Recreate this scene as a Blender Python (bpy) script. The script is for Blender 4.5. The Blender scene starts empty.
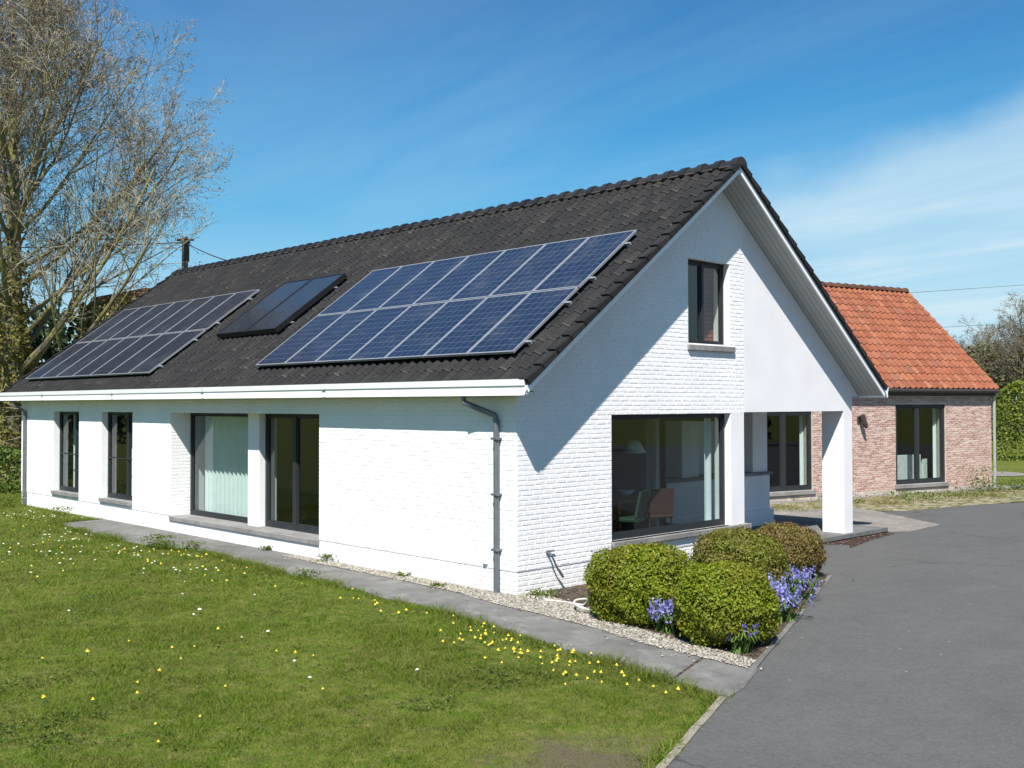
import bpy, bmesh, math, random
import numpy as np
from mathutils import Vector, Matrix
random.seed(7); rng = np.random.default_rng(11)
S = bpy.context.scene
COL = S.collection
R_ = math.radians

# ------------------------------------------------------------------ materials
class NT:
    def __init__(s, name):
        s.m = bpy.data.materials.new(name); s.m.use_nodes = True
        s.t = s.m.node_tree; s.n = s.t.nodes
        s.b = s.n['Principled BSDF']; s.out = s.n['Material Output']
    def add(s, typ, **kw):
        n = s.n.new(typ)
        for k, v in kw.items():
            if k.startswith('i_'): n.inputs[k[2:]].default_value = v
            else: setattr(n, k, v)
        return n
    def link(s, a, b): s.t.links.new(a, b)
    def math(s, op, a, b=None, c=None):
        n = s.add('ShaderNodeMath', operation=op)
        for i, v in enumerate((a, b, c)):
            if v is None: continue
            if isinstance(v, (int, float)): n.inputs[i].default_value = v
            else: s.link(v, n.inputs[i])
        return n.outputs[0]
    def mix(s, fac, a, b, blend='MIX'):
        n = s.add('ShaderNodeMix', data_type='RGBA', blend_type=blend)
        for inp, v in ((n.inputs[0], fac), (n.inputs[6], a), (n.inputs[7], b)):
            if isinstance(v, (int, float)): inp.default_value = v
            elif isinstance(v, tuple): inp.default_value = (*v, 1) if len(v) == 3 else v
            else: s.link(v, inp)
        return n.outputs[2]
    def pos(s):
        return s.add('ShaderNodeNewGeometry').outputs['Position']
    def noise(s, scale, detail=3, rough=.5, vec=None, col=False):
        n = s.add('ShaderNodeTexNoise'); n.inputs['Scale'].default_value = scale
        n.inputs['Detail'].default_value = detail; n.inputs['Roughness'].default_value = rough
        s.link(vec if vec is not None else s.pos(), n.inputs['Vector'])
        return n.outputs['Color' if col else 'Fac']
    def ramp(s, fac, stops):
        n = s.add('ShaderNodeValToRGB'); cr = n.color_ramp
        while len(cr.elements) < len(stops): cr.elements.new(.5)
        for e, (p, c) in zip(cr.elements, stops):
            e.position = p; e.color = (*c, 1) if not isinstance(c, (int, float)) else (c, c, c, 1)
        s.link(fac, n.inputs[0]); return n.outputs['Color']
    def scalevec(s, v, xyz):
        n = s.add('ShaderNodeVectorMath', operation='MULTIPLY'); s.link(v, n.inputs[0]); n.inputs[1].default_value = xyz
        return n.outputs[0]
    def island(s): return s.add('ShaderNodeNewGeometry').outputs['Random Per Island']
    def base(s, c):
        if isinstance(c, tuple): s.b.inputs['Base Color'].default_value = (*c, 1)
        else: s.link(c, s.b.inputs['Base Color'])
    def rough(s, r):
        if isinstance(r, (int, float)): s.b.inputs['Roughness'].default_value = r
        else: s.link(r, s.b.inputs['Roughness'])
    def bump(s, h, strength=.3, dist=.01):
        n = s.add('ShaderNodeBump'); n.inputs['Strength'].default_value = strength; n.inputs['Distance'].default_value = dist
        s.link(h, n.inputs['Height']); s.link(n.outputs[0], s.b.inputs['Normal'])

def simple(name, c, rough=.6, metal=0, var=.12, scale=6, bump=0, spec=.5):
    m = NT(name); n = m.noise(scale, 4)
    lo = tuple(x*(1-var) for x in c); hi = tuple(min(1, x*(1+var)) for x in c)
    m.base(m.ramp(n, [(.3, lo), (.7, hi)])); m.rough(rough); m.b.inputs['Metallic'].default_value = metal
    m.b.inputs['Specular IOR Level'].default_value = spec
    if bump: m.bump(m.noise(scale*12, 3), bump, .005)
    return m.m

def island_mat(name, stops, rough=.7, noise_scale=30, nvar=.25, bump=.2, bd=.004, spec=.3, big=None):
    m = NT(name); c = m.ramp(m.island(), stops)
    n = m.noise(noise_scale, 4)
    c = m.mix(nvar, c, m.ramp(n, [(.3, .15), (.7, 1.0)]), 'MULTIPLY')
    if big: c = m.mix(m.math('MULTIPLY', m.ramp(m.noise(big[0], 5, .65), [(.5, 0.0), (.75, 1.0)]), big[1]), c, big[2])
    m.base(c); m.rough(rough); m.b.inputs['Specular IOR Level'].default_value = spec
    if bump: m.bump(n, bump, bd)
    return m.m

def leaf_mat(name, stops, trans=.35, rough=.55, patch=None, patch2=None):
    m = NT(name); c = m.ramp(m.island(), stops)
    if patch: c = m.mix(m.ramp(m.noise(patch[0], 3), [(.42, 0.0), (.62, 1.0)]), c, m.mix(.5, c, patch[1]))
    if patch2: c = m.mix(m.math('MULTIPLY', m.ramp(m.noise(patch2[0], 5, .65), [(.48, 0.0), (.68, 1.0)]), .6), c, patch2[1])
    m.base(c); m.rough(rough); m.b.inputs['Specular IOR Level'].default_value = .3
    tr = m.add('ShaderNodeBsdfTranslucent'); m.link(c, tr.inputs[0])
    mx = m.add('ShaderNodeMixShader'); mx.inputs[0].default_value = trans
    m.link(m.b.outputs[0], mx.inputs[1]); m.link(tr.outputs[0], mx.inputs[2]); m.link(mx.outputs[0], m.out.inputs[0])
    return m.m

def glass_mat(name, tint=(.82, .9, .88), refl=1.0, base=0.05):
    m = NT(name)
    tr = m.add('ShaderNodeBsdfTransparent'); tr.inputs[0].default_value = (*tint, 1)
    gl = m.add('ShaderNodeBsdfGlossy'); gl.inputs['Roughness'].default_value = 0.0
    lw = m.add('ShaderNodeLayerWeight'); lw.inputs[0].default_value = .5      # facing: works on both faces of the single sheet
    f = m.math('MINIMUM', m.math('ADD', m.math('MULTIPLY', m.math('POWER', lw.outputs['Facing'], 4.5), .9*refl), base), 1.0)
    mx = m.add('ShaderNodeMixShader'); m.link(f, mx.inputs[0]); m.link(tr.outputs[0], mx.inputs[1]); m.link(gl.outputs[0], mx.inputs[2])
    m.link(mx.outputs[0], m.out.inputs[0]); m.n.remove(m.b)
    return m.m

def brick_white():
    m = NT('painted_white_brick'); n = m.noise(40, 4); big = m.noise(1.3, 4)
    c = m.ramp(big, [(.3, (.74, .725, .725)), (.7, (.80, .785, .78))])
    # weathering: grime near the ground and green streaks under the eaves have their own shape
    st = m.noise(2.0, 5, .7, m.scalevec(m.pos(), (1.5, 1.5, .25)))
    c = m.mix(m.math('MULTIPLY', m.ramp(st, [(.52, 0.0), (.8, 1.0)]), .35), c, (.6, .6, .56))
    c = m.mix(m.math('MULTIPLY', m.island(), .06), c, (.66, .66, .66))
    sp = m.add('ShaderNodeSeparateXYZ'); m.link(m.pos(), sp.inputs[0])      # splash dirt low on the wall
    sd = m.math('MULTIPLY', m.ramp(m.math('ADD', sp.outputs[2], m.math('MULTIPLY', m.noise(6, 5, .7), .5)), [(.22, 1.0), (.55, 0.0)]), .5)
    c = m.mix(sd, c, (.52, .49, .44))
    m.base(c); m.rough(.75); m.b.inputs['Specular IOR Level'].default_value = .25; m.bump(n, .25, .005)
    return m.m

def ground_lawn():
    m = NT('lawn_ground'); P = m.pos()
    a = m.noise(.55, 4, .6); b = m.noise(5, 5, .65); c3 = m.noise(60, 3)
    c = m.ramp(a, [(.32, (.065, .115, .008)), (.5, (.095, .145, .012)), (.68, (.15, .165, .028))])
    c = m.mix(m.ramp(b, [(.42, 0.0), (.68, .8)]), c, (.10, .085, .035)); c = m.mix(m.ramp(m.noise(5.5, 5, .7), [(.47, 0.0), (.64, .8)]), c, (.21, .20, .06))
    c = m.mix(.45, c, m.ramp(c3, [(.3, .25), (.7, 1.2)]), 'MULTIPLY')
    # worn bare soil near the drive corner
    v = m.add('ShaderNodeVectorMath', operation='DISTANCE'); m.link(P, v.inputs[0]); v.inputs[1].default_value = (5.2, -4.25, 0)
    w = m.math('ADD', v.outputs['Value'], m.math('MULTIPLY', m.noise(3, 4), 1.4))
    c = m.mix(m.ramp(m.math('DIVIDE', w, 3.0), [(.33, .9), (.54, 0.0)]), c, m.mix(c3, (.07, .055, .036), (.15, .12, .085)))
    m.base(c); m.rough(.95); m.b.inputs['Specular IOR Level'].default_value = .1; m.bump(c3, .8, .03)
    return m.m

def asphalt():
    m = NT('asphalt_worn'); a = m.noise(.7, 5, .6); b = m.noise(140, 2); d = m.noise(4, 4, .6)
    c = m.ramp(a, [(.3, (.088, .086, .084)), (.7, (.104, .102, .099))])
    c = m.mix(.55, c, m.ramp(b, [(.3, .35), (.7, 1.45)]), 'MULTIPLY'); c = m.mix(.35, c, m.ramp(m.noise(22, 4, .7), [(.35, .6), (.65, 1.3)]), 'MULTIPLY')
    c = m.mix(m.math('MULTIPLY', m.ramp(m.noise(1.3, 6, .7, m.scalevec(m.pos(), (1.6, .5, 1))), [(.52, 0.0), (.68, 1.0)]), .3), c, (.13, .127, .12))
    c = m.mix(m.math('MULTIPLY', m.ramp(d, [(.5, 0.0), (.72, 1.0)]), .35), c, (.115, .112, .105))
    cr = m.add('ShaderNodeTexVoronoi', feature='DISTANCE_TO_EDGE'); cr.inputs['Scale'].default_value = .33; wv = m.add('ShaderNodeVectorMath', operation='ADD'); m.link(m.pos(), wv.inputs[0]); m.link(m.scalevec(m.noise(2.2, 4, .6, col=True), (.5, .5, 0)), wv.inputs[1]); m.link(wv.outputs[0], cr.inputs['Vector'])
    ck = m.math('MULTIPLY', m.ramp(cr.outputs['Distance'], [(.002, 1.0), (.006, 0.0)]), m.ramp(m.noise(.5, 2), [(.5, 0.0), (.6, .7)]))
    c = m.mix(ck, c, (.03, .03, .03))
    sp = m.add('ShaderNodeTexVoronoi'); sp.inputs['Scale'].default_value = 3.1; m.link(m.pos(), sp.inputs['Vector'])
    c = m.mix(m.ramp(sp.outputs['Distance'], [(.03, 1.0), (.05, 0.0)]), c, (.28, .27, .25))
    m.base(c); m.rough(.85); m.b.inputs['Specular IOR Level'].default_value = .25; m.bump(b, .6, .006)
    return m.m

def concrete(name, lo, hi, joint=None):
    m = NT(name); a = m.noise(1.1, 5, .65); b = m.noise(45, 4); d = m.noise(5, 5, .7)
    c = m.ramp(a, [(.3, lo), (.7, hi)])
    c = m.mix(.35, c, m.ramp(b, [(.3, .4), (.7, 1.2)]), 'MULTIPLY')
    c = m.mix(m.math('MULTIPLY', m.ramp(d, [(.50, 0.0), (.72, 1.0)]), .5), c, tuple(x*.55 for x in lo)); c = m.mix(m.math('MULTIPLY', m.ramp(m.noise(2.3, 6, .75), [(.52, 0.0), (.70, 1.0)]), .45), c, tuple(min(1, x*1.45) for x in hi))
    m.base(c); m.rough(.9); m.b.inputs['Specular IOR Level'].default_value = .2; m.bump(b, .5, .006)
    return m.m

def pebble(name, stops, scale):
    m = NT(name); v = m.add('ShaderNodeTexVoronoi'); v.inputs['Scale'].default_value = scale; m.link(m.pos(), v.inputs['Vector'])
    sep = m.add('ShaderNodeSeparateColor'); m.link(v.outputs['Color'], sep.inputs[0])
    c = m.ramp(sep.outputs[0], stops)
    m.base(c); m.rough(.9); m.b.inputs['Specular IOR Level'].default_value = .2
    m.bump(m.math('SUBTRACT', 1.0, v.outputs['Distance']), .9, .02)
    return m.m

def panel_cells(name, c1, c2, grid):
    m = NT(name); tc = m.add('ShaderNodeTexCoord'); sep = m.add('ShaderNodeSeparateXYZ'); m.link(tc.outputs['UV'], sep.inputs[0])
    U, V = sep.outputs[0], sep.outputs[1]     # in cell units
    def line(x, w): 
        fr = m.math('FRACT', x); return m.math('GREATER_THAN', m.math('ABSOLUTE', m.math('SUBTRACT', fr, .5)), .5-w)
    g = m.math('MAXIMUM', line(U, .018), line(V, .018))
    bus = line(m.math('ADD', m.math('MULTIPLY', U, 3.0), .5), .022)
    fl = m.add('ShaderNodeVectorMath', operation='FLOOR'); m.link(tc.outputs['UV'], fl.inputs[0])
    wn = m.add('ShaderNodeTexWhiteNoise', noise_dimensions='2D'); m.link(fl.outputs[0], wn.inputs[0])
    vor = m.add('ShaderNodeTexVoronoi'); vor.inputs['Scale'].default_value = 7; m.link(tc.outputs['UV'], vor.inputs['Vector'])
    s2 = m.add('ShaderNodeSeparateColor'); m.link(vor.outputs['Color'], s2.inputs[0])
    fac = m.math('ADD', m.math('MULTIPLY', wn.outputs['Value'], .4), m.math('MULTIPLY', s2.outputs[0], .6))
    c = m.mix(fac, c1, c2)
    c = m.mix(m.math('MULTIPLY', bus, .45), c, grid); c = m.mix(m.math('MULTIPLY', g, .85), c, grid)
    dirt = m.noise(1.6, 5, .7)
    c = m.mix(m.math('MULTIPLY', m.ramp(dirt, [(.5, 0.0), (.8, 1.0)]), .12), c, (.3, .3, .3))
    m.base(c); m.rough(.3); m.b.inputs['Specular IOR Level'].default_value = .35; m.b.inputs['Coat Weight'].default_value = .12; m.b.inputs['Coat Roughness'].default_value = .06
    return m.m

def bark_mat(name, stops, mossc, amt=.5):
    m = NT(name); n = m.noise(9, 5, .65, m.scalevec(m.pos(), (1, 1, .25)))
    c = m.ramp(n, stops); c = m.mix(m.math('MULTIPLY', m.ramp(m.noise(1.7, 4), [(.42, 0.0), (.6, 1.0)]), amt), c, mossc)
    m.base(c); m.rough(.9); m.bump(n, .7, .03); return m.m

M = {}
M['brick_white'] = brick_white()
M['mortar_white'] = simple('painted_mortar', (.74, .725, .725), .85, var=.04, bump=.4)
M['render_white'] = simple('white_render', (.715, .70, .71), .8, var=.04, scale=1.5, bump=.25, spec=.2)
M['pvc_white'] = simple('white_trim', (.8, .8, .8), .4, var=.03, scale=2)
M['trim_grey'] = simple('aged_white_trim', (.62, .62, .60), .5, var=.05)
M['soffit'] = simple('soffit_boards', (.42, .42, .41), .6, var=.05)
M['frame'] = simple('anthracite_frame', (.022, .025, .028), .5, var=.1, spec=.3)
M['glass'] = glass_mat('window_glass', (.65, .73, .715), 1.0, .085)
M['sill'] = concrete('bluestone_sill', (.17, .165, .16), (.28, .27, .26))
M['concrete'] = concrete('concrete_path', (.115, .112, .106), (.20, .193, .18))
M['pale_concrete'] = concrete('pale_concrete', (.16, .145, .128), (.27, .247, .22))
M['terrace'] = concrete('terrace_slab', (.10, .10, .10), (.19, .185, .18))
M['asphalt'] = asphalt()
M['kerb'] = concrete('kerb_edge', (.17, .15, .115), (.30, .27, .21))
M['gravel'] = pebble('pale_gravel', [(0, (.13, .115, .09)), (.4, (.27, .24, .20)), (.8, (.38, .345, .295)), (1, (.5, .47, .42))], 34)
M['pebble_stone'] = island_mat('gravel_stone', [(0, (.12, .105, .08)), (.35, (.25, .22, .18)), (.75, (.35, .32, .27)), (1, (.5, .47, .41))], .85, 60, .2, 0)
M['soil'] = pebble('dark_soil', [(0, (.03, .023, .017)), (.6, (.07, .052, .038)), (1, (.15, .11, .08))], 30)
M['mulch'] = pebble('red_mulch', [(0, (.02, .012, .010)), (.6, (.05, .026, .02)), (.95, (.08, .042, .032)), (1, (.4, .36, .3))], 26)
M['verge'] = pebble('weedy_verge', [(0, (.06, .075, .02)), (.35, (.14, .13, .05)), (.7, (.25, .21, .14)), (1, (.34, .29, .22))], 9)
M['lawn'] = ground_lawn()
M['grass'] = leaf_mat('grass_blades', [(0, (.055, .112, .006)), (.45, (.105, .185, .009)), (.85, (.165, .235, .018)), (1, (.26, .245, .06))], .45, .8, patch=(.8, (.15, .15, .03)), patch2=(6.5, (.24, .225, .07)))
M['clover'] = leaf_mat('clover_leaf', [(0, (.045, .085, .010)), (.6, (.075, .12, .018)), (1, (.15, .15, .04))], .3)
M['tile_dark'] = island_mat('dark_roof_tile', [(0, (.017, .0165, .0175)), (.7, (.0235, .0228, .0232)), (.93, (.029, .028, .0275)), (1, (.034, .032, .030))], .75, 25, .55, .3, .006, .2, big=(2.2, .5, (.034, .033, .032)))
M['tile_nose'] = island_mat('lit_tile_edge', [(0, (.022, .022, .023)), (.6, (.034, .033, .032)), (.9, (.05, .048, .044)), (1, (.085, .08, .07))], .8, 40, .5, .3, .005, .2)  # paler tile noses: light caught on the lower edges is put into the colour
M['tile_ridge'] = island_mat('ridge_tile', [(0, (.016, .016, .018)), (1, (.032, .030, .030))], .5, 25, .4, .3, .006, .4)
M['ridge_mortar'] = simple('ridge_mortar', (.05, .036, .03), .9)
M['tile_orange'] = island_mat('orange_roof_tile', [(0, (.215, .070, .038)), (.3, (.255, .085, .044)), (.75, (.285, .098, .05)), (.96, (.31, .12, .065)), (1, (.18, .085, .058))], .8, 12, .35, .3, .008, .25, big=(.9, .35, (.18, .09, .06)))
M['brick_dark_red'] = island_mat('dark_red_brick', [(0, (.44, .10, .065)), (1, (.60, .16, .11))], .9, 30, .3, .4)
M['brick_red'] = island_mat('reclaimed_brick', [(0, (.39, .225, .185)), (.3, (.445, .27, .225)), (.6, (.49, .31, .26)), (.85, (.54, .38, .325)), (.97, (.58, .45, .39)), (1, (.31, .20, .17))], .9, 35, .35, .5, .008, .15)
M['mortar_pale'] = simple('pale_mortar', (.50, .44, .39), .95, var=.15, scale=12, bump=.5)
M['plinth_pale'] = concrete('pale_plinth', (.38, .31, .27), (.52, .45, .40))
M['dark_wood'] = simple('dark_brown_board', (.035, .027, .025), .6)
M['alu'] = simple('aluminium', (.46, .47, .49), .35, .6, .05)
M['cells_blue'] = panel_cells('blue_cells', (.006, .0115, .030), (.0105, .0185, .046), (.12, .15, .21))
M['cells_grey'] = panel_cells('dark_cells', (.010, .012, .022), (.014, .017, .030), (.045, .05, .07))
M['collector_glass'] = NT('collector_absorber').m
def _cg():
    b = M['collector_glass'].node_tree.nodes['Principled BSDF']; b.inputs['Base Color'].default_value = (.012, .016, .026, 1)
    b.inputs['Roughness'].default_value = .12; b.inputs['Coat Weight'].default_value = .5
_cg()
M['black'] = simple('black_metal', (.012, .012, .013), .45)
M['zinc'] = simple('zinc_pipe', (.15, .165, .18), .45, .5, .15)
M['zinc_pale'] = simple('pale_zinc_pipe', (.36, .37, .36), .5, .3, .1)
M['curtain'] = simple('white_curtain', (.84, .86, .85), .9, var=.04)
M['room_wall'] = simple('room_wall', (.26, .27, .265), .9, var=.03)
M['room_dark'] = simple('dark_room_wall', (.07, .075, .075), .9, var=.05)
M['room_floor'] = simple('room_floor', (.24, .21, .18), .5, var=.1)
M['wood'] = simple('oak_wood', (.22, .12, .06), .5, var=.2, scale=9)
M['green_cloth'] = simple('green_cloth', (.018, .055, .032), .8)
M['red_cloth'] = simple('terracotta_cloth', (.085, .035, .028), .8)
M['white_china'] = simple('white_china', (.75, .75, .74), .3)
M['box_leaf'] = leaf_mat('boxwood_leaf', [(0, (.095, .145, .006)), (.4, (.17, .225, .010)), (.8, (.24, .28, .016)), (1, (.31, .31, .04))], .38, patch=(2.2, (.22, .19, .03)))
M['box_leaf_olive'] = leaf_mat('olive_boxwood_leaf', [(0, (.085, .115, .008)), (.4, (.15, .175, .014)), (.8, (.20, .21, .025)), (1, (.28, .24, .06))], .35, patch=(2.2, (.2, .14, .06)))
M['box_leaf_brown'] = leaf_mat('brown_shrub_leaf', [(0, (.09, .085, .015)), (.4, (.17, .145, .035)), (.8, (.24, .19, .06)), (1, (.32, .22, .09))], .35, patch=(2.5, (.2, .11, .06)))
M['hedge_leaf'] = leaf_mat('hedge_leaf', [(0, (.03, .065, .010)), (.5, (.07, .125, .018)), (1, (.13, .18, .03))], .3)
M['hedge_bright'] = leaf_mat('young_hedge_leaf', [(0, (.08, .13, .012)), (.5, (.15, .20, .02)), (1, (.22, .26, .035))], .4)
M['evergreen'] = leaf_mat('evergreen_leaf', [(0, (.012, .024, .007)), (.5, (.025, .045, .012)), (1, (.05, .07, .02))], .2)
M['ivy'] = leaf_mat('ivy_leaf', [(0, (.08, .085, .015)), (.5, (.20, .19, .04)), (1, (.34, .28, .08))], .4)
M['weed'] = leaf_mat('weed_leaf', [(0, (.05, .095, .012)), (.6, (.10, .155, .018)), (1, (.20, .21, .03))], .35)
M['strap_leaf'] = leaf_mat('strap_leaf', [(0, (.05, .11, .02)), (.6, (.10, .18, .03)), (1, (.18, .25, .06))], .35)
M['dry_grass'] = leaf_mat('dry_grass', [(0, (.12, .13, .02)), (.5, (.20, .18, .05)), (1, (.32, .27, .13))], .3)
M['bark'] = bark_mat('tree_bark', [(.3, (.09, .075, .052)), (.7, (.24, .205, .14))], (.25, .22, .055), .75)
M['bark_brown'] = bark_mat('wood_bark', [(.3, (.05, .042, .034)), (.7, (.13, .11, .085))], (.10, .10, .035), .5)
M['twig'] = simple('twig_bark', (.29, .26, .175), .9, var=.25, scale=.7)
M['twig_far'] = simple('far_twig_bark', (.17, .135, .10), .9, var=.25, scale=.5)
M['bud'] = leaf_mat('spring_bud', [(0, (.20, .13, .13)), (.5, (.32, .23, .21)), (.85, (.36, .30, .19)), (1, (.28, .28, .09))], .4)
M['bud_far'] = leaf_mat('far_spring_bud', [(0, (.07, .065, .03)), (.6, (.12, .115, .045)), (1, (.16, .16, .06))], .3)
M['yellow'] = simple('dandelion_yellow', (.66, .50, .04), .7, var=.1)
M['petal_white'] = simple('daisy_white', (.66, .66, .50), .7, var=.05)
M['stalk'] = simple('flower_stalk', (.07, .13, .03), .7)
M['bluebell'] = leaf_mat('bluebell_flower', [(0, (.14, .13, .42)), (.6, (.25, .24, .58)), (1, (.44, .42, .73))], .3)
M['violet'] = leaf_mat('deep_violet_flower', [(0, (.05, .04, .24)), (1, (.14, .11, .42))], .25)
M['pole_wood'] = simple('pole_wood', (.17, .14, .11), .85, var=.2)
M['wire'] = simple('wire_black', (.03, .03, .03), .6)
M['hose'] = simple('pale_hose', (.55, .53, .47), .5)
M['shed_tile'] = island_mat('mossy_tile', [(0, (.14, .07, .03)), (.6, (.22, .10, .04)), (1, (.14, .13, .04))], .9, 6, .5, .3)

# ------------------------------------------------------------------ helpers
def tag(o, label=None, cat=None, group=None, kind=None):
    if label: o['label'] = label
    if cat: o['category'] = cat
    if group: o['group'] = group
    if kind: o['kind'] = kind
    return o
def thing(name, label, cat, loc=(0, 0, 0), group=None, rot=None):
    o = bpy.data.objects.new(name, None); COL.objects.link(o); o.location = loc
    o.empty_display_size = .2
    if rot: o.rotation_euler = rot
    return tag(o, label, cat, group)
def wloc(o):
    v = Vector((0, 0, 0))
    while o is not None: v += o.location; o = o.parent
    return v
def link_mesh(name, me, mat, parent=None, loc=None):
    o = bpy.data.objects.new(name, me); COL.objects.link(o)
    if mat and not me.materials: me.materials.append(mat)
    if parent: o.parent = parent
    if loc is not None: o.location = loc
    return o
ident = lambda a, b, c: (a, b, c)

class MB:
    """collects polygons in a local frame; build() links them as one mesh object"""
    def __init__(s, fr=ident): s.v = []; s.f = []; s.fr = fr; s.nose = []
    def pt(s, p): s.v.append(s.fr(*p)); return len(s.v)-1
    def poly(s, pts): s.f.append([s.pt(p) for p in pts])
    def hexa(s, p):      # 8 points: bottom ring 0-3, top ring 4-7
        i = [s.pt(q) for q in p]
        for q in ((3, 2, 1, 0), (4, 5, 6, 7), (0, 1, 5, 4), (1, 2, 6, 5), (2, 3, 7, 6), (3, 0, 4, 7)): s.f.append([i[k] for k in q])
    def box(s, x0, x1, y0, y1, z0, z1):
        s.hexa([(x0, y0, z0), (x1, y0, z0), (x1, y1, z0), (x0, y1, z0), (x0, y0, z1), (x1, y0, z1), (x1, y1, z1), (x0, y1, z1)])
    def cbox(s, x0, x1, y0, y1, z0, z1, c=.006):   # chamfered box
        x0, x1 = sorted((x0, x1)); y0, y1 = sorted((y0, y1)); z0, z1 = sorted((z0, z1))
        c = min(c, (x1-x0)*.3, (y1-y0)*.3, (z1-z0)*.3); bm = bmesh.new()
        bmesh.ops.create_cube(bm, size=1)
        for v in bm.verts: v.co = Vector(((x0+x1)/2+v.co.x*(x1-x0), (y0+y1)/2+v.co.y*(y1-y0), (z0+z1)/2+v.co.z*(z1-z0)))
        bmesh.ops.bevel(bm, geom=bm.edges[:], offset=c, segments=1, affect='EDGES')
        s.addbm(bm)
    def addbm(s, bm):
        bm.verts.index_update(); b = len(s.v)
        for v in bm.verts: s.v.append(s.fr(*v.co))
        for f in bm.faces: s.f.append([b+v.index for v in f.verts])
        bm.free()
    def prism(s, pts, d):    # extrude a polygon (list of 3D pts) by vector d
        n = len(pts); a = [s.pt(p) for p in pts]; b = [s.pt((p[0]+d[0], p[1]+d[1], p[2]+d[2])) for p in pts]
        s.f.append(a[::-1]); s.f.append(b)
        for i in range(n): s.f.append([a[i], a[(i+1) % n], b[(i+1) % n], b[i]])
    def tube(s, pts, rad, n=8, caps=True):
        pts = [Vector(p) for p in pts]; rad = rad if isinstance(rad, (list, tuple)) else [rad]*len(pts)
        rings = []; prev = None
        for i, p in enumerate(pts):
            d = (pts[min(i+1, len(pts)-1)]-pts[max(i-1, 0)]).normalized()
            ref = Vector((0, 0, 1)) if abs(d.z) < .9 else Vector((1, 0, 0))
            if prev is None: u = d.cross(ref).normalized()
            else: u = (prev-d*prev.dot(d)).normalized()
            prev = u; w = d.cross(u)
            rings.append([s.pt(tuple(p+(u*math.cos(2*math.pi*k/n)+w*math.sin(2*math.pi*k/n))*rad[i])) for k in range(n)])
        for a, b in zip(rings, rings[1:]):
            for k in range(n): s.f.append([a[k], a[(k+1) % n], b[(k+1) % n], b[k]])
        if caps: s.f.append(rings[0][::-1]); s.f.append(rings[-1])
    def lathe(s, prof, c=(0, 0, 0), n=14):
        rings = [[s.pt((c[0]+r*math.cos(2*math.pi*k/n), c[1]+r*math.sin(2*math.pi*k/n), c[2]+z)) for k in range(n)] for r, z in prof]
        for a, b in zip(rings, rings[1:]):
            for k in range(n): s.f.append([a[k], a[(k+1) % n], b[(k+1) % n], b[k]])
        s.f.append(rings[0][::-1]); s.f.append(rings[-1])
    def build(s, name, mat, parent=None, loc=None, smooth=False, recalc=True):
        off = wloc(parent) if parent else Vector(loc or (0, 0, 0))
        me = bpy.data.meshes.new(name)
        me.from_pydata([(x-off.x, y-off.y, z-off.z) for x, y, z in s.v], [], s.f)
        if recalc:
            bm = bmesh.new(); bm.from_mesh(me); bmesh.ops.recalc_face_normals(bm, faces=bm.faces[:]); bm.to_mesh(me); bm.free()
        if smooth: me.shade_smooth()
        me.update()
        return link_mesh(name, me, mat, parent, loc)
    def local(s, name, mat, parent):     # coordinates already local to the parent
        me = bpy.data.meshes.new(name); me.from_pydata(s.v, [], s.f)
        bm = bmesh.new(); bm.from_mesh(me); bmesh.ops.recalc_face_normals(bm, faces=bm.faces[:]); bm.to_mesh(me); bm.free()
        return link_mesh(name, me, mat, parent)

def np_mesh(name, V, k):
    """V: (n,k,3) array of separate k-gons"""
    n = V.shape[0]; me = bpy.data.meshes.new(name)
    me.vertices.add(n*k); me.vertices.foreach_set('co', V.reshape(-1).astype(np.float32))
    me.loops.add(n*k); me.loops.foreach_set('vertex_index', np.arange(n*k, dtype=np.int32))
    me.polygons.add(n); me.polygons.foreach_set('loop_start', np.arange(0, n*k, k, dtype=np.int32))
    try: me.polygons.foreach_set('loop_total', np.full(n, k, dtype=np.int32))
    except Exception: pass
    me.update(calc_edges=True); return me

def unit(v): return v/np.maximum(np.linalg.norm(v, axis=-1, keepdims=True), 1e-9)
def leaf_quads(P, N, size, aspect=.55, tilt=.8):
    """one bent diamond leaf (two triangles as a quad) at each P, facing roughly N"""
    n = len(P); N = unit(N+rng.normal(0, tilt, (n, 3))); a = unit(np.cross(N, rng.normal(0, 1, (n, 3)))); b = np.cross(N, a)
    s = (size if np.ndim(size) else np.full(n, size))*rng.uniform(.65, 1.3, n); s = s[:, None]
    return np.stack([P-a*s*.5, P+b*s*aspect*.5+N*s*.12, P+a*s*.5, P-b*s*aspect*.5+N*s*.12], 1)

def dup(root, loc, label, group=None, rot=None):
    r = root.copy(); COL.objects.link(r); r.location = loc; r['label'] = label
    if rot is not None: r.rotation_euler = rot
    if group: r['group'] = group
    for ch in list(root.children):
        c = ch.copy(); COL.objects.link(c); c.parent = r
        for g in list(ch.children):
            d = g.copy(); COL.objects.link(d); d.parent = c
    return r

# ------------------------------------------------------------------ camera, sun, sky
Cp = Vector((10.2885, -9.9726, 2.624)); yaw, pitch, roll, F = 2.3762, .019, -.0019, 1053.17
fw = Vector((math.cos(yaw)*math.cos(pitch), math.sin(yaw)*math.cos(pitch), math.sin(pitch)))
r0 = Vector((math.sin(yaw), -math.cos(yaw), 0)); u0 = r0.cross(fw)
rr = r0*math.cos(roll)+u0*math.sin(roll); uu = -r0*math.sin(roll)+u0*math.cos(roll)
cam = bpy.data.cameras.new('camera'); co = bpy.data.objects.new('camera', cam); COL.objects.link(co)
co.matrix_world = Matrix(((rr.x, uu.x, -fw.x, Cp.x), (rr.y, uu.y, -fw.y, Cp.y), (rr.z, uu.z, -fw.z, Cp.z), (0, 0, 0, 1)))
cam.sensor_width = 36; cam.lens = F/1024*36; cam.clip_end = 6000; cam.clip_start = .05
S.camera = co
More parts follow.
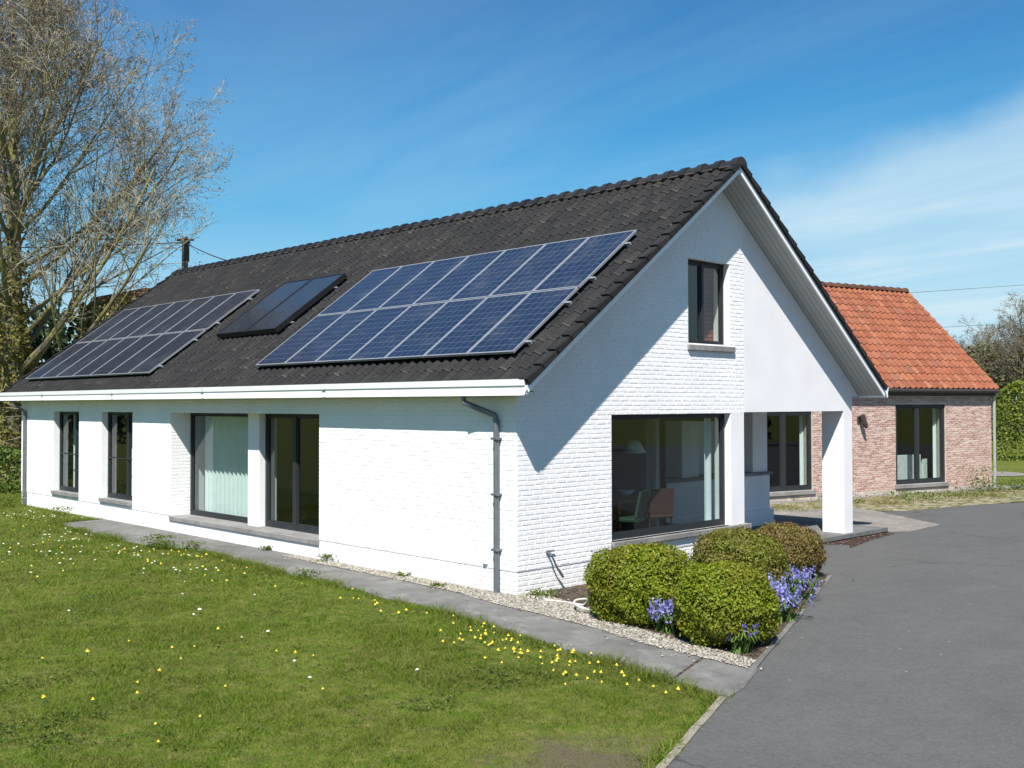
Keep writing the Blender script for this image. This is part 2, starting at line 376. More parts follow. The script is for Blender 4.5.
SUN = Vector((1, -1.4156, 2.1039)).normalized()       # towards the sun
sl_ = bpy.data.lights.new('sun', 'SUN'); sl_.energy = 4.7; sl_.angle = R_(.55); sl_.color = (1, .965, .90)
so = bpy.data.objects.new('sun', sl_); COL.objects.link(so); so.rotation_euler = SUN.to_track_quat('Z', 'Y').to_euler(); so.location = (20, -28, 40)
W = bpy.data.worlds.new('World'); S.world = W; W.use_nodes = True
wt = W.node_tree; wn = wt.nodes; bg = wn['Background']
sky = wn.new('ShaderNodeTexSky'); sky.sky_type = 'NISHITA'; sky.sun_disc = False
sky.sun_elevation = math.asin(SUN.z); sky.sun_rotation = math.atan2(SUN.x, SUN.y)
sky.air_density = 1.0; sky.dust_density = .6; sky.ozone_density = 2.5; sky.altitude = 0
bg.inputs[1].default_value = .060
def wm(op, a, b=None):
    n = wn.new('ShaderNodeMath'); n.operation = op
    for i, v in enumerate((a, b)):
        if v is None: continue
        if isinstance(v, (int, float)): n.inputs[i].default_value = v
        else: wt.links.new(v, n.inputs[i])
    return n.outputs[0]
def clouds():
    tc = wn.new('ShaderNodeTexCoord'); sep = wn.new('ShaderNodeSeparateXYZ'); wt.links.new(tc.outputs['Generated'], sep.inputs[0])
    zz = wm('ADD', wm('MAXIMUM', sep.outputs[2], 0.0), .12)
    cb = wn.new('ShaderNodeCombineXYZ'); wt.links.new(wm('DIVIDE', sep.outputs[0], zz), cb.inputs[0]); wt.links.new(wm('DIVIDE', sep.outputs[1], zz), cb.inputs[1])
    mp = wn.new('ShaderNodeMapping'); mp.inputs['Rotation'].default_value = (0, 0, R_(35)); mp.inputs['Scale'].default_value = (.35, 1.25, 1)
    wt.links.new(cb.outputs[0], mp.inputs[0])
    n1 = wn.new('ShaderNodeTexNoise'); n1.inputs['Scale'].default_value = 1.1; n1.inputs['Detail'].default_value = 7; n1.inputs['Roughness'].default_value = .58; n1.inputs['Distortion'].default_value = .5
    wt.links.new(mp.outputs[0], n1.inputs['Vector'])
    # the cirrus bank lies to the north east (right of the house)
    dt = wn.new('ShaderNodeVectorMath'); dt.operation = 'DOT_PRODUCT'; wt.links.new(tc.outputs['Generated'], dt.inputs[0])
    dt.inputs[1].default_value = (.0544, .2967, -.9534)
    bank = wn.new('ShaderNodeMapRange'); bank.inputs[1].default_value = -.015; bank.inputs[2].default_value = .05; bank.interpolation_type = 'SMOOTHSTEP'
    nz = wn.new('ShaderNodeTexNoise'); nz.inputs['Scale'].default_value = 5; nz.inputs['Detail'].default_value = 5; wt.links.new(tc.outputs['Generated'], nz.inputs['Vector'])
    wt.links.new(wm('ADD', dt.outputs['Value'], wm('MULTIPLY', wm('SUBTRACT', nz.outputs['Fac'], .5), .10)), bank.inputs[0])
    az = wn.new('ShaderNodeVectorMath'); az.operation = 'DOT_PRODUCT'; wt.links.new(tc.outputs['Generated'], az.inputs[0]); az.inputs[1].default_value = (.6928, .7211, 0)
    azr = wn.new('ShaderNodeMapRange'); azr.interpolation_type = 'SMOOTHSTEP'; azr.inputs[1].default_value = .06; azr.inputs[2].default_value = .34; wt.links.new(az.outputs['Value'], azr.inputs[0])
    mr = wn.new('ShaderNodeMapRange'); mr.interpolation_type = 'SMOOTHSTEP'; mr.inputs[1].default_value = .33; mr.inputs[2].default_value = .72
    wt.links.new(n1.outputs['Fac'], mr.inputs[0])
    bk = wm('MULTIPLY', bank.outputs[0], azr.outputs[0])
    fac = wm('ADD', wm('MULTIPLY', mr.outputs[0], wm('ADD', wm('MULTIPLY', bk, .45), .15)), wm('MULTIPLY', bk, .55))
    hz = wn.new('ShaderNodeMapRange'); hz.interpolation_type = 'SMOOTHSTEP'; hz.inputs[1].default_value = .0; hz.inputs[2].default_value = .22; hz.inputs[3].default_value = .75; hz.inputs[4].default_value = 0
    wt.links.new(sep.outputs[2], hz.inputs[0]); fac = wm('MAXIMUM', fac, hz.outputs[0])
    lz = wn.new('ShaderNodeMapRange'); lz.interpolation_type = 'SMOOTHSTEP'; lz.inputs[1].default_value = .06; lz.inputs[2].default_value = .40; lz.inputs[3].default_value = .62; lz.inputs[4].default_value = 0
    wt.links.new(sep.outputs[2], lz.inputs[0])
    hs = wn.new('ShaderNodeHueSaturation'); hs.inputs['Saturation'].default_value = 1.35; wt.links.new(sky.outputs[0], hs.inputs['Color'])
    tn = wn.new('ShaderNodeMix'); tn.data_type = 'RGBA'; tn.blend_type = 'MULTIPLY'; tn.inputs[0].default_value = 1; wt.links.new(hs.outputs[0], tn.inputs[6]); tn.inputs[7].default_value = (.56, 1.06, 1.15, 1)
    mx = wn.new('ShaderNodeMix'); mx.data_type = 'RGBA'; wt.links.new(fac, mx.inputs[0]); l2 = wn.new('ShaderNodeMix'); l2.data_type = 'RGBA'; wt.links.new(lz.outputs[0], l2.inputs[0]); wt.links.new(tn.outputs[2], l2.inputs[6]); l2.inputs[7].default_value = (1.35, 4.9, 7.7, 1); wt.links.new(l2.outputs[2], mx.inputs[6])
    mx.inputs[7].default_value = (6.0, 7.7, 8.6, 1); wt.links.new(mx.outputs[2], bg.inputs[0])
clouds()
S.view_settings.view_transform = 'Standard'; S.view_settings.look = 'None'; S.view_settings.gamma = 1; S.view_settings.exposure = .85
S.cycles.max_bounces = 8; S.cycles.transparent_max_bounces = 16

# ------------------------------------------------------------------ house dimensions
K = .742; E = .3555; ZE = 2.7363; H = .1457; WY = 9.131; MID = WY/2; GX = .5374; XL = -18.8; XRL = -19.42
SL = math.atan(K); CO, SI = math.cos(SL), math.sin(SL); SLEN = (MID+E)/CO
zs = lambda y: ZE+K*((y if y < MID else WY-y)+E)      # soffit plane of the roof
def rp(x, s, o, side=0):                               # roof frame: along the ridge, up the slope, off the surface
    y = -E+s*CO-o*SI; z = ZE+H+s*SI+o*CO
    return (x, y if side == 0 else WY-y, z)
fr_front = lambda a, d, z: (a, d, z)                   # long facade: along, inward, up
fr_gable = lambda a, d, z: (-d, a, z)                  # gable: along, inward, up

def intervals(lo, hi, cuts):
    segs = [(lo, hi)]
    for c0, c1 in cuts:
        segs = [t for a, b in segs for t in ((a, min(b, c0)), (max(a, c1), b)) if t[1]-t[0] > 1e-4]
    return segs
def wall(mb, u0, u1, z0, top, d0, d1, holes=(), knots=()):
    """wall slab in the (along, inward, up) frame, with rectangular holes (u0,u1,z0,z1)"""
    us = sorted({u0, u1, *[x for h in holes for x in h[:2] if u0 < x < u1], *[k for k in knots if u0 < k < u1]})
    for a, b in zip(us, us[1:]):
        m = (a+b)/2; cuts = [(h[2], h[3]) for h in holes if h[0] < m < h[1]]
        tm = max(top(a), top(b))
        for p, q in intervals(z0, tm, cuts):
            ta, tb = (top(a), top(b)) if q >= tm-1e-6 else (q, q)
            mb.hexa([(a, d0, p), (b, d0, p), (b, d1, p), (a, d1, p), (a, d0, ta), (b, d0, tb), (b, d1, tb), (a, d1, ta)])
def bricks(mb, u0, u1, z0, z1, holes=(), umin=None, umax=None, out=.0038, L=.215, h=.068, j=.010, jit=.0012, back=-.004, skip=None):
    k = 0; z = z0
    while z+h*.5 < z1:
        zc = z+h/2; a0 = max(u0, umin(zc)) if umin else u0; a1 = min(u1, umax(zc)) if umax else u1
        cuts = [(q[0], q[1]) for q in holes if q[2] < zc < q[3]]
        for s0, s1 in intervals(a0, a1, cuts):
            st = math.floor(s0/L)*L-(L/2 if k % 2 else 0)-(L*.17 if k % 3 == 0 else 0)
            x = st
            while x < s1:
                a, b = max(x+j/2, s0), min(x+L-j/2, s1)
                x += L
                if b-a < .025: continue
                if skip and skip((a+b)/2, zc): continue
                p = out+random.uniform(-jit, jit); zz0, zz1 = z+j/2+random.uniform(-.0012, .0012), z+h-j/2+random.uniform(-.0012, .0012)
                c = .006; t = [random.uniform(-.001, .001) for _ in range(4)]
                v = [mb.pt(q) for q in ((a, -back, zz0), (b, -back, zz0), (b, -back, zz1), (a, -back, zz1),
                     (a+c, -(p+t[0]), zz0+c), (b-c, -(p+t[1]), zz0+c), (b-c, -(p+t[2]), zz1-c), (a+c, -(p+t[3]), zz1-c))]
                for q in ((4, 5, 6, 7), (0, 1, 5, 4), (1, 2, 6, 5), (2, 3, 7, 6), (3, 0, 4, 7)): mb.f.append([v[i] for i in q])
        z += h; k += 1

house = thing('white_house', 'long white painted brick house with dark tiled gable roof beside the asphalt drive', 'house', (0, 0, 0))
def hp(mb, name, mat, parent=None, **kw): return mb.build(name, M[mat], parent or house, **kw)

# --- openings
ZT = 2.48
REC = (-10.23, -4.77, .33, ZT); DP, DG = .30, .43
W1 = (-16.56, -14.98, .43, ZT); W2 = (-13.66, -12.03, .43, ZT)
GW = (1.95, 5.02, .57, ZT); UW = (3.85, 5.01, 3.58, 4.99); PO = (5.41, 8.82, .1, ZT)

# --- long facade
mb = MB(fr_front); wall(mb, XL, 0, -.2, lambda u: .343, 0, .32, [REC, W1, W2]); wall(mb, XL-.012, .012, .343, lambda u: ZE-.002, -.012, .32, [REC, W1, W2]); hp(mb, 'facade_wall', 'mortar_white')
mb = MB(fr_front); bricks(mb, XL-.016, .016, .347, ZE-.01, [(REC[0], REC[1], .25, ZT), W1, W2], out=.0158, back=.004); hp(mb, 'painted_brickwork', 'brick_white', recalc=False)
for a, b in ((XL-.003, -10.23), (-4.77, .004)):
    mb = MB(fr_front); bricks(mb, a, b, .0, .34, [(W1[0], W1[1], .3, 3), (W2[0], W2[1], .3, 3)]); hp(mb, 'plinth_brickwork', 'brick_white', recalc=False)
# recess: return wall, pillar, head, window board
for xa, xb in ((-10.55, -10.232), (-4.768, -4.45)):
    mb = MB(); mb.box(xa, xb, .32, .75, .2, ZT+.25); hp(mb, 'recess_return', 'mortar_white')
fr_ret = lambda a, d, z: (-10.232-d, a, z)
mb = MB(fr_ret); bricks(mb, .004, DG, .345, ZT, out=.0038); hp(mb, 'return_brickwork', 'brick_white', recalc=False)
mb = MB(); mb.cbox(-7.66, -7.25, DP, DG+.25, .33, ZT, .004); hp(mb, 'window_pillar', 'render_white')
mb = MB(); mb.box(-10.55, -4.45, .32, .75, ZT, ZT+.2); hp(mb, 'recess_head', 'render_white')
mb = MB(); mb.cbox(-10.26, -4.775, -.035, DG+.06, .25, .335, .006); hp(mb, 'recess_sill', 'sill')
mb = MB(); mb.box(-10.225, -4.775, .02, .3, -.1, .25); hp(mb, 'sill_plinth', 'render_white')

def window(fr, a0, a1, z0, z1, d, name='window', mull=(), sash=.055, fo=.06, bars=(), parent=house, depth=.07):
    m = MB(fr); t = fo
    m.box(a0, a0+t, d, d+depth, z0, z1); m.box(a1-t, a1, d, d+depth, z0, z1)
    m.box(a0+t, a1-t, d, d+depth, z0, z0+t*1.25); m.box(a0+t, a1-t, d, d+depth, z1-t, z1)
    for x, w in mull: m.box(x-w/2, x+w/2, d-.006, d+depth-.01, z0+t*1.25, z1-t)
    w = m.build(name, M['frame'], parent)
    for z in bars:
        b = MB(fr); b.tube([(a0+t, d-.02, z), (a1-t, d-.02, z)], .012, 6); b.build('safety_bar', M['frame'], w)
    ed = [a0+t]+[q for x, ww in mull for q in (x-ww/2, x+ww/2)]+[a1-t]
    for p, q in zip(ed[::2], ed[1::2]):
        s = MB(fr); z00, z11 = z0+t*1.25, z1-t; sw = sash*.6
        s.box(p, p+sw, d+.012, d+.05, z00, z11); s.box(q-sw, q, d+.012, d+.05, z00, z11)
        s.box(p+sw, q-sw, d+.012, d+.05, z00, z00+sw); s.box(p+sw, q-sw, d+.012, d+.05, z11-sw, z11)
        s.build('sash', M['frame'], w)
        g = MB(fr); g.poly([(p+sw-.004, d+.035, z00+sw-.004), (q-sw+.004, d+.035, z00+sw-.004), (q-sw+.004, d+.035, z11-sw+.004), (p+sw-.004, d+.035, z11-sw+.004)])
        g.build('pane', M['glass'], w, recalc=False)
    return w
window(fr_front, -10.225, -7.665, .337, ZT-.002, DG)
window(fr_front, -7.245, -4.775, .337, ZT-.002, DG, 'sliding_door', mull=[(-6.23, .12)], fo=.075)
for w in (W1, W2):
    window(fr_front, w[0], w[1], w[2]+.07, w[3], .13, mull=[(w[0]+(w[1]-w[0])*.66, .10)], bars=[1.42])
    m = MB(); m.cbox(w[0]-.06, w[1]+.01, -.06, .14, w[2]-.02, w[2]+.068, .006); hp(m, 'window_sill', 'sill')

# --- gable wall
mb = MB(fr_gable); top = lambda y: zs(y)-.003
wall(mb, .32, WY, -.2, lambda u: .343, 0, .32, [GW, UW, (PO[0], PO[1], -.3, ZT)]); wall(mb, .32, 5.43, .343, top, -.012, .32, [GW, UW, (PO[0], PO[1], -.3, ZT)], [MID]); wall(mb, 5.43, WY, .343, top, 0, .32, [GW, UW, (PO[0], PO[1], -.3, ZT)]); hp(mb, 'gable_wall', 'mortar_white')
ymin = lambda z: max(0, (z-ZE)/K-E+.01) if z > ZE else -.006
mb = MB(fr_gable); bricks(mb, -.016, 5.43, .347, 6.35, [GW, UW, (GW[1], 9, .45, ZT)], umin=ymin, umax=lambda z: 5.43 if z < zs(5.43) else WY-((z-ZE)/K-E)-.02, out=.0158, back=.004)
hp(mb, 'gable_brickwork', 'brick_white', recalc=False)
mb = MB(fr_gable); bricks(mb, -.003, 5.42, 0, .34); hp(mb, 'gable_plinth_brickwork', 'brick_white', recalc=False)
mb = MB(fr_gable); wall(mb, 5.432, WY+.004, ZT-.003, top, -.013, -.0005); mb.box(PO[1]-.003, WY+.004, -.013, -.0005, .1, ZT-.003); hp(mb, 'render_panel', 'render_white')
mb = MB(fr_gable); mb.box(GW[1]+.001, 5.411, -.014, -.0005, .572, ZT-.003); hp(mb, 'pier_render', 'render_white')
mb = MB(); mb.cbox(-.46, -.001, 8.815, WY+.003, .1, ZT+.3, .005); hp(mb, 'porch_pillar', 'render_white')
mb = MB(); mb.box(-.46, -.322, 5.41, 8.81, ZT-.002, ZT+.3); hp(mb, 'porch_beam', 'render_white')
mb = MB(); mb.cbox(-.1, .075, GW[0]-.02, 5.54, .49, .57, .006); hp(mb, 'window_sill', 'sill')
mb = MB(); mb.cbox(-.1, .07, UW[0]-.03, 5.10, 3.49, 3.58, .006); hp(mb, 'window_sill', 'sill')
window(fr_gable, GW[0]+.002, GW[1]-.002, GW[2]+.002, GW[3]-.002, .11, fo=.06)
window(fr_gable, UW[0]+.002, UW[1]-.002, UW[2]+.002, UW[3]-.002, .11, fo=.05, mull=[(4.40, .05)])

# --- other walls, interior
mb = MB(); mb.box(XL, -2.6, WY-.32, WY, -.2, ZE+.2); hp(mb, 'rear_wall', 'brick_white')
mb = MB(lambda a, d, z: (XL+d, a, z)); wall(mb, 0, WY, -.2, top, 0, .32, knots=[MID]); hp(mb, 'far_gable_wall', 'brick_white')
mb = MB(); mb.box(-2.9, -2.6, 5.4, WY-.32, .1, ZT); hp(mb, 'porch_back_wall', 'render_white')
fr_side = lambda a, d, z: (a, 5.41-d, z)
mb = MB(fr_side); wall(mb, -2.6, -.32, .1, lambda u: ZT, 0, .21, [(-1.72, -.40, .34, 2.42)]); hp(mb, 'porch_side_wall', 'render_white')
window(fr_side, -1.718, -.402, .342, 2.418, .04, fo=.07)
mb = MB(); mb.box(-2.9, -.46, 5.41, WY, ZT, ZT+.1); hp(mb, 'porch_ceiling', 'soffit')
mb = MB(); mb.cbox(-2.35, -1.95, 5.42, 9.30, .1, 1.14, .01); mb.cbox(-2.42, -1.88, 5.42, 9.34, .1, .42, .01); hp(mb, 'porch_parapet', 'render_white')
mb = MB(); mb.cbox(-2.42, -1.90, 5.42, 9.36, 1.142, 1.20, .008); hp(mb, 'parapet_cap', 'sill')
for ya, yb in ((8.70, 9.24), (6.30, 6.84)):
    mb = MB(); mb.cbox(-2.33, -1.97, ya, yb, 1.20, ZT, .006); hp(mb, 'porch_pier', 'render_white')
mb = MB(); mb.box(XL+.32, -.32, .72, 5.19, .2, .30); mb.box(XL+.32, -2.9, 5.19, WY-.32, .2, .30); mb.box(XL+.32, -10.55, .32, .72, .2, .30); mb.box(-4.45, -.32, .32, .72, .2, .30); hp(mb, 'room_floor', 'room_floor')
mb = MB(); mb.box(XL+.32, -.32, .76, WY-.32, ZT+.12, ZT+.24); hp(mb, 'room_ceiling', 'room_wall')
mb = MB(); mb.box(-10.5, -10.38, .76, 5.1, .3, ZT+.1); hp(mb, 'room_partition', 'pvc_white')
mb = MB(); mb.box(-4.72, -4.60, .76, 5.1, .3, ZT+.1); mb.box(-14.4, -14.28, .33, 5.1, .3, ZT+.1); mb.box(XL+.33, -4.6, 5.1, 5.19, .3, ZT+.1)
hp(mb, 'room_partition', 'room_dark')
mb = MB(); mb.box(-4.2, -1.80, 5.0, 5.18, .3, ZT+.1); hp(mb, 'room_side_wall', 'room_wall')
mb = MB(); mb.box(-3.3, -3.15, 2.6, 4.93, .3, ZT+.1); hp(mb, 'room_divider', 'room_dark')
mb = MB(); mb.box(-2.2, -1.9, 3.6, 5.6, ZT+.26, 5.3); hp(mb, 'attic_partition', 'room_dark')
mb = MB(lambda a, d, z: (-.36-d, a, z)); bricks(mb, 4.78, 5.3, 3.0, 5.15, out=.006, h=.075); mb2 = MB(); mb2.box(-.75, -.365, 4.78, 5.35, 3, 5.2); mb2.build('brick_block_core', M['room_dark'], hp(mb, 'reflection_brick_block', 'brick_dark_red', recalc=False))  # brick block added behind the upper pane, standing in for a red brick reflection

# --- roof: deck, tiles, ridge, verge, gutter
roof = None
mb = MB()
for side in (0, 1):
    P = [rp(XRL, 0.05, -.05, side), rp(GX-.03, 0.05, -.05, side), rp(GX-.03, SLEN, -.05, side), rp(XRL, SLEN, -.05, side)]
    n = Vector((0, (-SI if side == 0 else SI), CO))*(-.055); mb.prism(P, tuple(n))
roof = hp(mb, 'roof', 'black')
def tiles(x0, x1, s0, rows, pitch, tw, fr, amp=.028, lift=.024, lip=.03, nx=6, prof=None):
    mb = MB(); nc = int(round((x1-x0)/tw)); tw = (x1-x0)/nc
    prof = prof or (lambda t: amp*math.cos(2*math.pi*t))
    for r in range(rows):
        for c in range(nc):
            xa = x0+c*tw; dz = random.uniform(-.004, .004); ds = random.uniform(-.008, .008)
            sa, sb = s0+r*pitch+ds, s0+(r+1)*pitch+.05
            F_, B_, L_, N_ = [], [], [], []
            for i in range(nx+1):
                t = i/nx; x = xa+tw*(t*1.04); o = prof(t)
                F_.append(mb.pt(fr(x, sa-.004, o+lift+dz-.007))); N_.append(mb.pt(fr(x, sa+.022, o+lift*.95+dz))); B_.append(mb.pt(fr(x, sb, o+dz*.5))); L_.append(mb.pt(fr(x, sa, o+lift+dz-lip)))
            for i in range(nx):
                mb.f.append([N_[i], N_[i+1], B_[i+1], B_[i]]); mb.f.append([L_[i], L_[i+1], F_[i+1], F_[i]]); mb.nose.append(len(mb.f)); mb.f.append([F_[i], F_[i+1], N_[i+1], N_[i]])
    return mb
def nosed(o, mb, mat):
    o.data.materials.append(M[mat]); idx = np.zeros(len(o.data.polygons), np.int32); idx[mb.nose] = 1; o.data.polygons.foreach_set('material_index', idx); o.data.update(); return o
for side in (0, 1):
    mb = tiles(XRL, GX+.02, .02, 18, SLEN/18, .20, lambda x, s, o, sd=side: rp(x, s, o, sd))
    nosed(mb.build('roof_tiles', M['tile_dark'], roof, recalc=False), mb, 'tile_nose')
# ridge tiles: separate half-round caps inside one sub-part
mb = MB(); ZR = ZE+H+SLEN*SI; n = 57; px = (GX+.03-XRL)/n
for i in range(n):
    xa = XRL+i*px; rad0, rad1 = .112, .148; dz = random.uniform(-.006, .006)
    rings = []
    for x, r in ((xa-.03, rad0), (xa+px-.12, rad0+.012), (xa+px-.12, rad1), (xa+px+.004, rad1+.004)):
        rings.append([mb.pt((x, MID+r*1.05*math.cos(a), ZR-.035+dz+r*math.sin(a))) for a in [math.pi*k/8 for k in range(9)]])
    for a, b in zip(rings, rings[1:]):
        for k in range(8): mb.f.append([a[k], a[k+1], b[k+1], b[k]])
    mb.f.append(rings[-1][:])
mb.build('ridge_cap', M['tile_ridge'], roof)
mb = MB()
for s_ in (-1, 1):
    mb.tube([(XRL, MID+s_*.125, ZR-.045), (GX+.02, MID+s_*.125, ZR-.045)], .022, 6)
mb.build('ridge_mortar', M['ridge_mortar'], roof)
# verge tiles (dark edge) stepping down each gable slope
for xg, sg in ((GX+.012, 1), (XRL-.002, -1)):
    mb = MB()
    for side in (0, 1):
        for r in range(18):
            sa, sb = .02+r*SLEN/18, .02+(r+1)*SLEN/18+.02
            if r == 17: sb = SLEN-.03
            a = [rp(xg, sa, .07, side), rp(xg, sb, .035, side), rp(xg, sb, -.028, side), rp(xg, sa, -.028, side)]
            mb.prism(a, (sg*.03, 0, 0))
            a = [rp(xg-sg*.13, sa, .075, side), rp(xg-sg*.13, sb, .04, side), rp(xg, sb, .04, side), rp(xg, sa, .075, side)]
            mb.prism(a, tuple(Vector((0, (-SI if side == 0 else SI), CO))*-.025))
    mb.build('verge_tiles', M['tile_dark'], roof)
# bargeboards + sloping soffits
sv = lambda y, dz: zs(y)+dz
for xg, sg in ((GX, 1), (XRL+.03, -1)):
    for a, b in ((-E+.02, MID), (MID, WY+E-.02)):
        mb = MB(); x0 = xg-sg*.035
        mb.prism([(x0, a, sv(a, -.0)), (x0, b, sv(b, -.0)), (x0, b, sv(b, .115)), (x0, a, sv(a, .115))], (sg*.03, 0, 0))
        hp(mb, 'bargeboard', 'pvc_white')
    for a, b in ((-E+.035, MID), (MID, WY+E-.035)):
        xi = (0.002 if sg > 0 else XL-.002); xo = xg-sg*.036
        nb = 5
        mb = MB()
        for i in range(nb):
            p = xi+(xo-xi)*i/nb; q = xi+(xo-xi)*(i+1)/nb-sg*.008
            mb.prism([(p, a, sv(a, .012)), (q, a, sv(a, .012)), (q, b, sv(b, .012)), (p, b, sv(b, .012))], (0, 0, .016))
        mb.prism([(xi, a, sv(a, .032)), (xo, a, sv(a, .032)), (xo, b, sv(b, .032)), (xi, b, sv(b, .032))], (0, 0, .01))
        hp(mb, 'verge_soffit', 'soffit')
for side in (0, 1):
    fy = (lambda y: y) if side == 0 else (lambda y: WY-y)
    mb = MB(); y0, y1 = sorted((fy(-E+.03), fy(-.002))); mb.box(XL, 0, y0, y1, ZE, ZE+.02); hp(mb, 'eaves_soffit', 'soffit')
    mb = MB()
    prof = [(-E+.03, 0), (-E, 0), (-E, .125), (-E-.018, .13), (-E-.03, .215), (-E-.03, .215), (-E+.03, .15)]
    if side: prof = [(y-.19 if y < -E+.02 else y, z) for y, z in prof]
    mb.prism([(XRL-.02, fy(y), ZE+z) for y, z in prof], (GX-.10-XRL+.02, 0, 0)); hp(mb, 'box_gutter', 'pvc_white')
    mb = MB(); prof = [(-E+.03, .002), (-E-.003, .002), (-E-.003, .125), (-E-.021, .13), (-E-.034, .205), (-E-.03, .205), (-E+.03, .15)]
    if side: prof = [(y-.19 if y < -E+.02 else y, z) for y, z in prof]
    pe = [(GX-.098, fy(y), ZE+z) for y, z in prof]; ex = [.07, .07, .145, .10, .10, .07, .07] if not side else [.05]*7
    n = len(pe); a = [mb.pt(p) for p in pe]; b = [mb.pt((p[0]+d, p[1], p[2])) for p, d in zip(pe, ex)]
    mb.f += [a[::-1], b]+[[a[i], a[(i+1) % n], b[(i+1) % n], b[i]] for i in range(n)]
    hp(mb, 'gutter_end_cap', 'pvc_white')
    if not side:
        for xj in (-4.1, -8.2, -12.3, -16.4):
            mb = MB(); mb.box(xj-.05, xj+.05, -E-.0335, -E-.0305, ZE+.128, ZE+.2165); mb.box(xj-.05, xj+.05, -E-.003, -E-.0005, ZE+.004, ZE+.122); hp(mb, 'gutter_joint', 'trim_grey')
for side in (0, 1):
    fy = (lambda y: y) if side == 0 else (lambda y: WY-y)
    mb = MB(); mb.prism([(-.03, fy(-.0), ZE+.0), (-.03, fy(-E+.04), ZE), (-.03, fy(-E+.04), ZE+.03), (-.03, fy(0), zs(0)+.01)], (.028, 0, 0)); hp(mb, 'eaves_closer', 'render_white')
# downpipes
mb = MB(); mb.tube([(-.78, -.27, ZE-.0), (-.78, -.27, ZE-.09), (-.36, -.075, 2.47), (-.335, -.07, 2.40), (-.335, -.07, .02)], .042, 10); dpo = hp(mb, 'downpipe', 'zinc', smooth=False)
for z in (2.15, 1.38, .62):
    mb = MB(); mb.cbox(-.395, -.275, -.125, -.0, z-.015, z+.015, .004); mb.build('pipe_bracket', M['zinc'], dpo)
mb = MB(); mb.tube([(-18.62, -.27, ZE), (-18.62, -.27, ZE-.1), (-18.42, -.07, 2.45), (-18.42, -.07, .02)], .042, 8); hp(mb, 'downpipe', 'zinc')
mb = MB(); mb.cbox(-.66, -.56, -.045, -.01, .39, .51, .008); mb.cbox(-.64, -.58, -.06, -.045, .40, .44, .004)
hp(mb, 'outdoor_socket', 'pvc_white')

# ------------------------------------------------------------------ things on the roof
def panel_array(pitch_x, x0, s0, ncol, length, mat, gname, words, first=None):
    w = pitch_x-.014
    for r in range(2):
        for c in range(ncol):
            loc = rp(x0+c*pitch_x+.007, s0+r*(length+.02), .085)
            nm = ('leftmost' if c == 0 else 'rightmost' if c == ncol-1 else ['', 'second from left', 'third from left', 'middle', 'third from right', 'second from right'][c])
            label = f'{words} solar panel, {nm} in its {"lower" if r == 0 else "upper"} row'
            if first is None:
                t = thing('solar_module', label, 'solar panel', loc, gname, (SL, 0, 0))
                m = MB(); b = .023
                m.box(0, w, 0, b, 0, .035); m.box(0, w, length-b, length, 0, .035); m.box(0, b, b, length-b, 0, .035); m.box(w-b, w, b, length-b, 0, .035)
                m.local('panel_frame', M['alu'], t)
                m = MB(); m.box(b-.003, w-b+.003, b-.003, length-b+.003, .008, .030); o = m.local('cell_sheet', M[mat], t)
                uv = o.data.uv_layers.new(name='UVMap'); 
                for l in o.data.loops:
                    v = o.data.vertices[l.vertex_index].co
                    uv.data[l.index].uv = ((v.x-b)/(w-2*b)*6+.0, (v.y-b)/(length-2*b)*10)
                first = t
            else: dup(first, loc, label, gname)
    k = 0
    for r in range(2):
        for q in (.3, length-.35):
            s = s0+r*(length+.02)+q
            m = MB(lambda x, y, z: rp(x, y, z)); m.box(x0-.06, x0+ncol*pitch_x+.08, s-.02, s+.02, .042, .083)
            l = m.build('mounting_rail', M['alu'], None, loc=rp(x0, s, .05))
            row = 'lower' if r == 0 else 'upper'; ed = 'bottom' if q < 1 else 'top'
            tag(l, f'thin metal rail under the {ed} edge of the {row} {words} row', 'rail', 'mounting rails under the solar panels')
panel_array(.982, -7.018, .625, 7, 1.655, 'cells_blue', 'blue solar panels on the near part of the roof', 'bright blue near-array')
panel_array(1.051, -18.721, .568, 7, 1.655, 'cells_grey', 'grey solar panels on the far part of the roof', 'dull grey far-array')
# two flat thermal collectors
fc = None
for i, (x0, lab) in enumerate(((-10.33, 'flat black solar collector, left one of the pair between the two panel arrays'), (-9.13, 'flat black solar collector, right one of the pair between the two panel arrays'))):
    loc = rp(x0, 1.87, .06)
    if fc is None:
        fc = thing('solar_collector', lab, 'solar collector', loc, 'flat thermal collectors', (SL, 0, 0)); w, L = 1.185, 2.08
        m = MB(); b = .03; m.box(0, w, 0, L, 0, .07); m.box(0, w, 0, b, .07, .105); m.box(0, w, L-b, L, .07, .105); m.box(0, b, b, L-b, .07, .105); m.box(w-b, w, b, L-b, .07, .105); m.local('collector_case', M['black'], fc)
        m = MB(); m.box(b-.002, w-b+.002, b-.002, L-b+.002, .074, .096); m.local('absorber_glass', M['collector_glass'], fc)
    else: dup(fc, loc, lab, 'flat thermal collectors')
for s, lab in ((2.25, 'lower'), (3.55, 'upper')):
    m = MB(lambda x, y, z: rp(x, y, z)); m.box(-10.4, -7.86, s-.02, s+.02, .042, .059)
    tag(m.build('mounting_rail', M['alu'], None, loc=rp(-10.4, s, .05)), f'{lab} metal rail carrying the two black collectors', 'rail', 'mounting rails under the collectors')

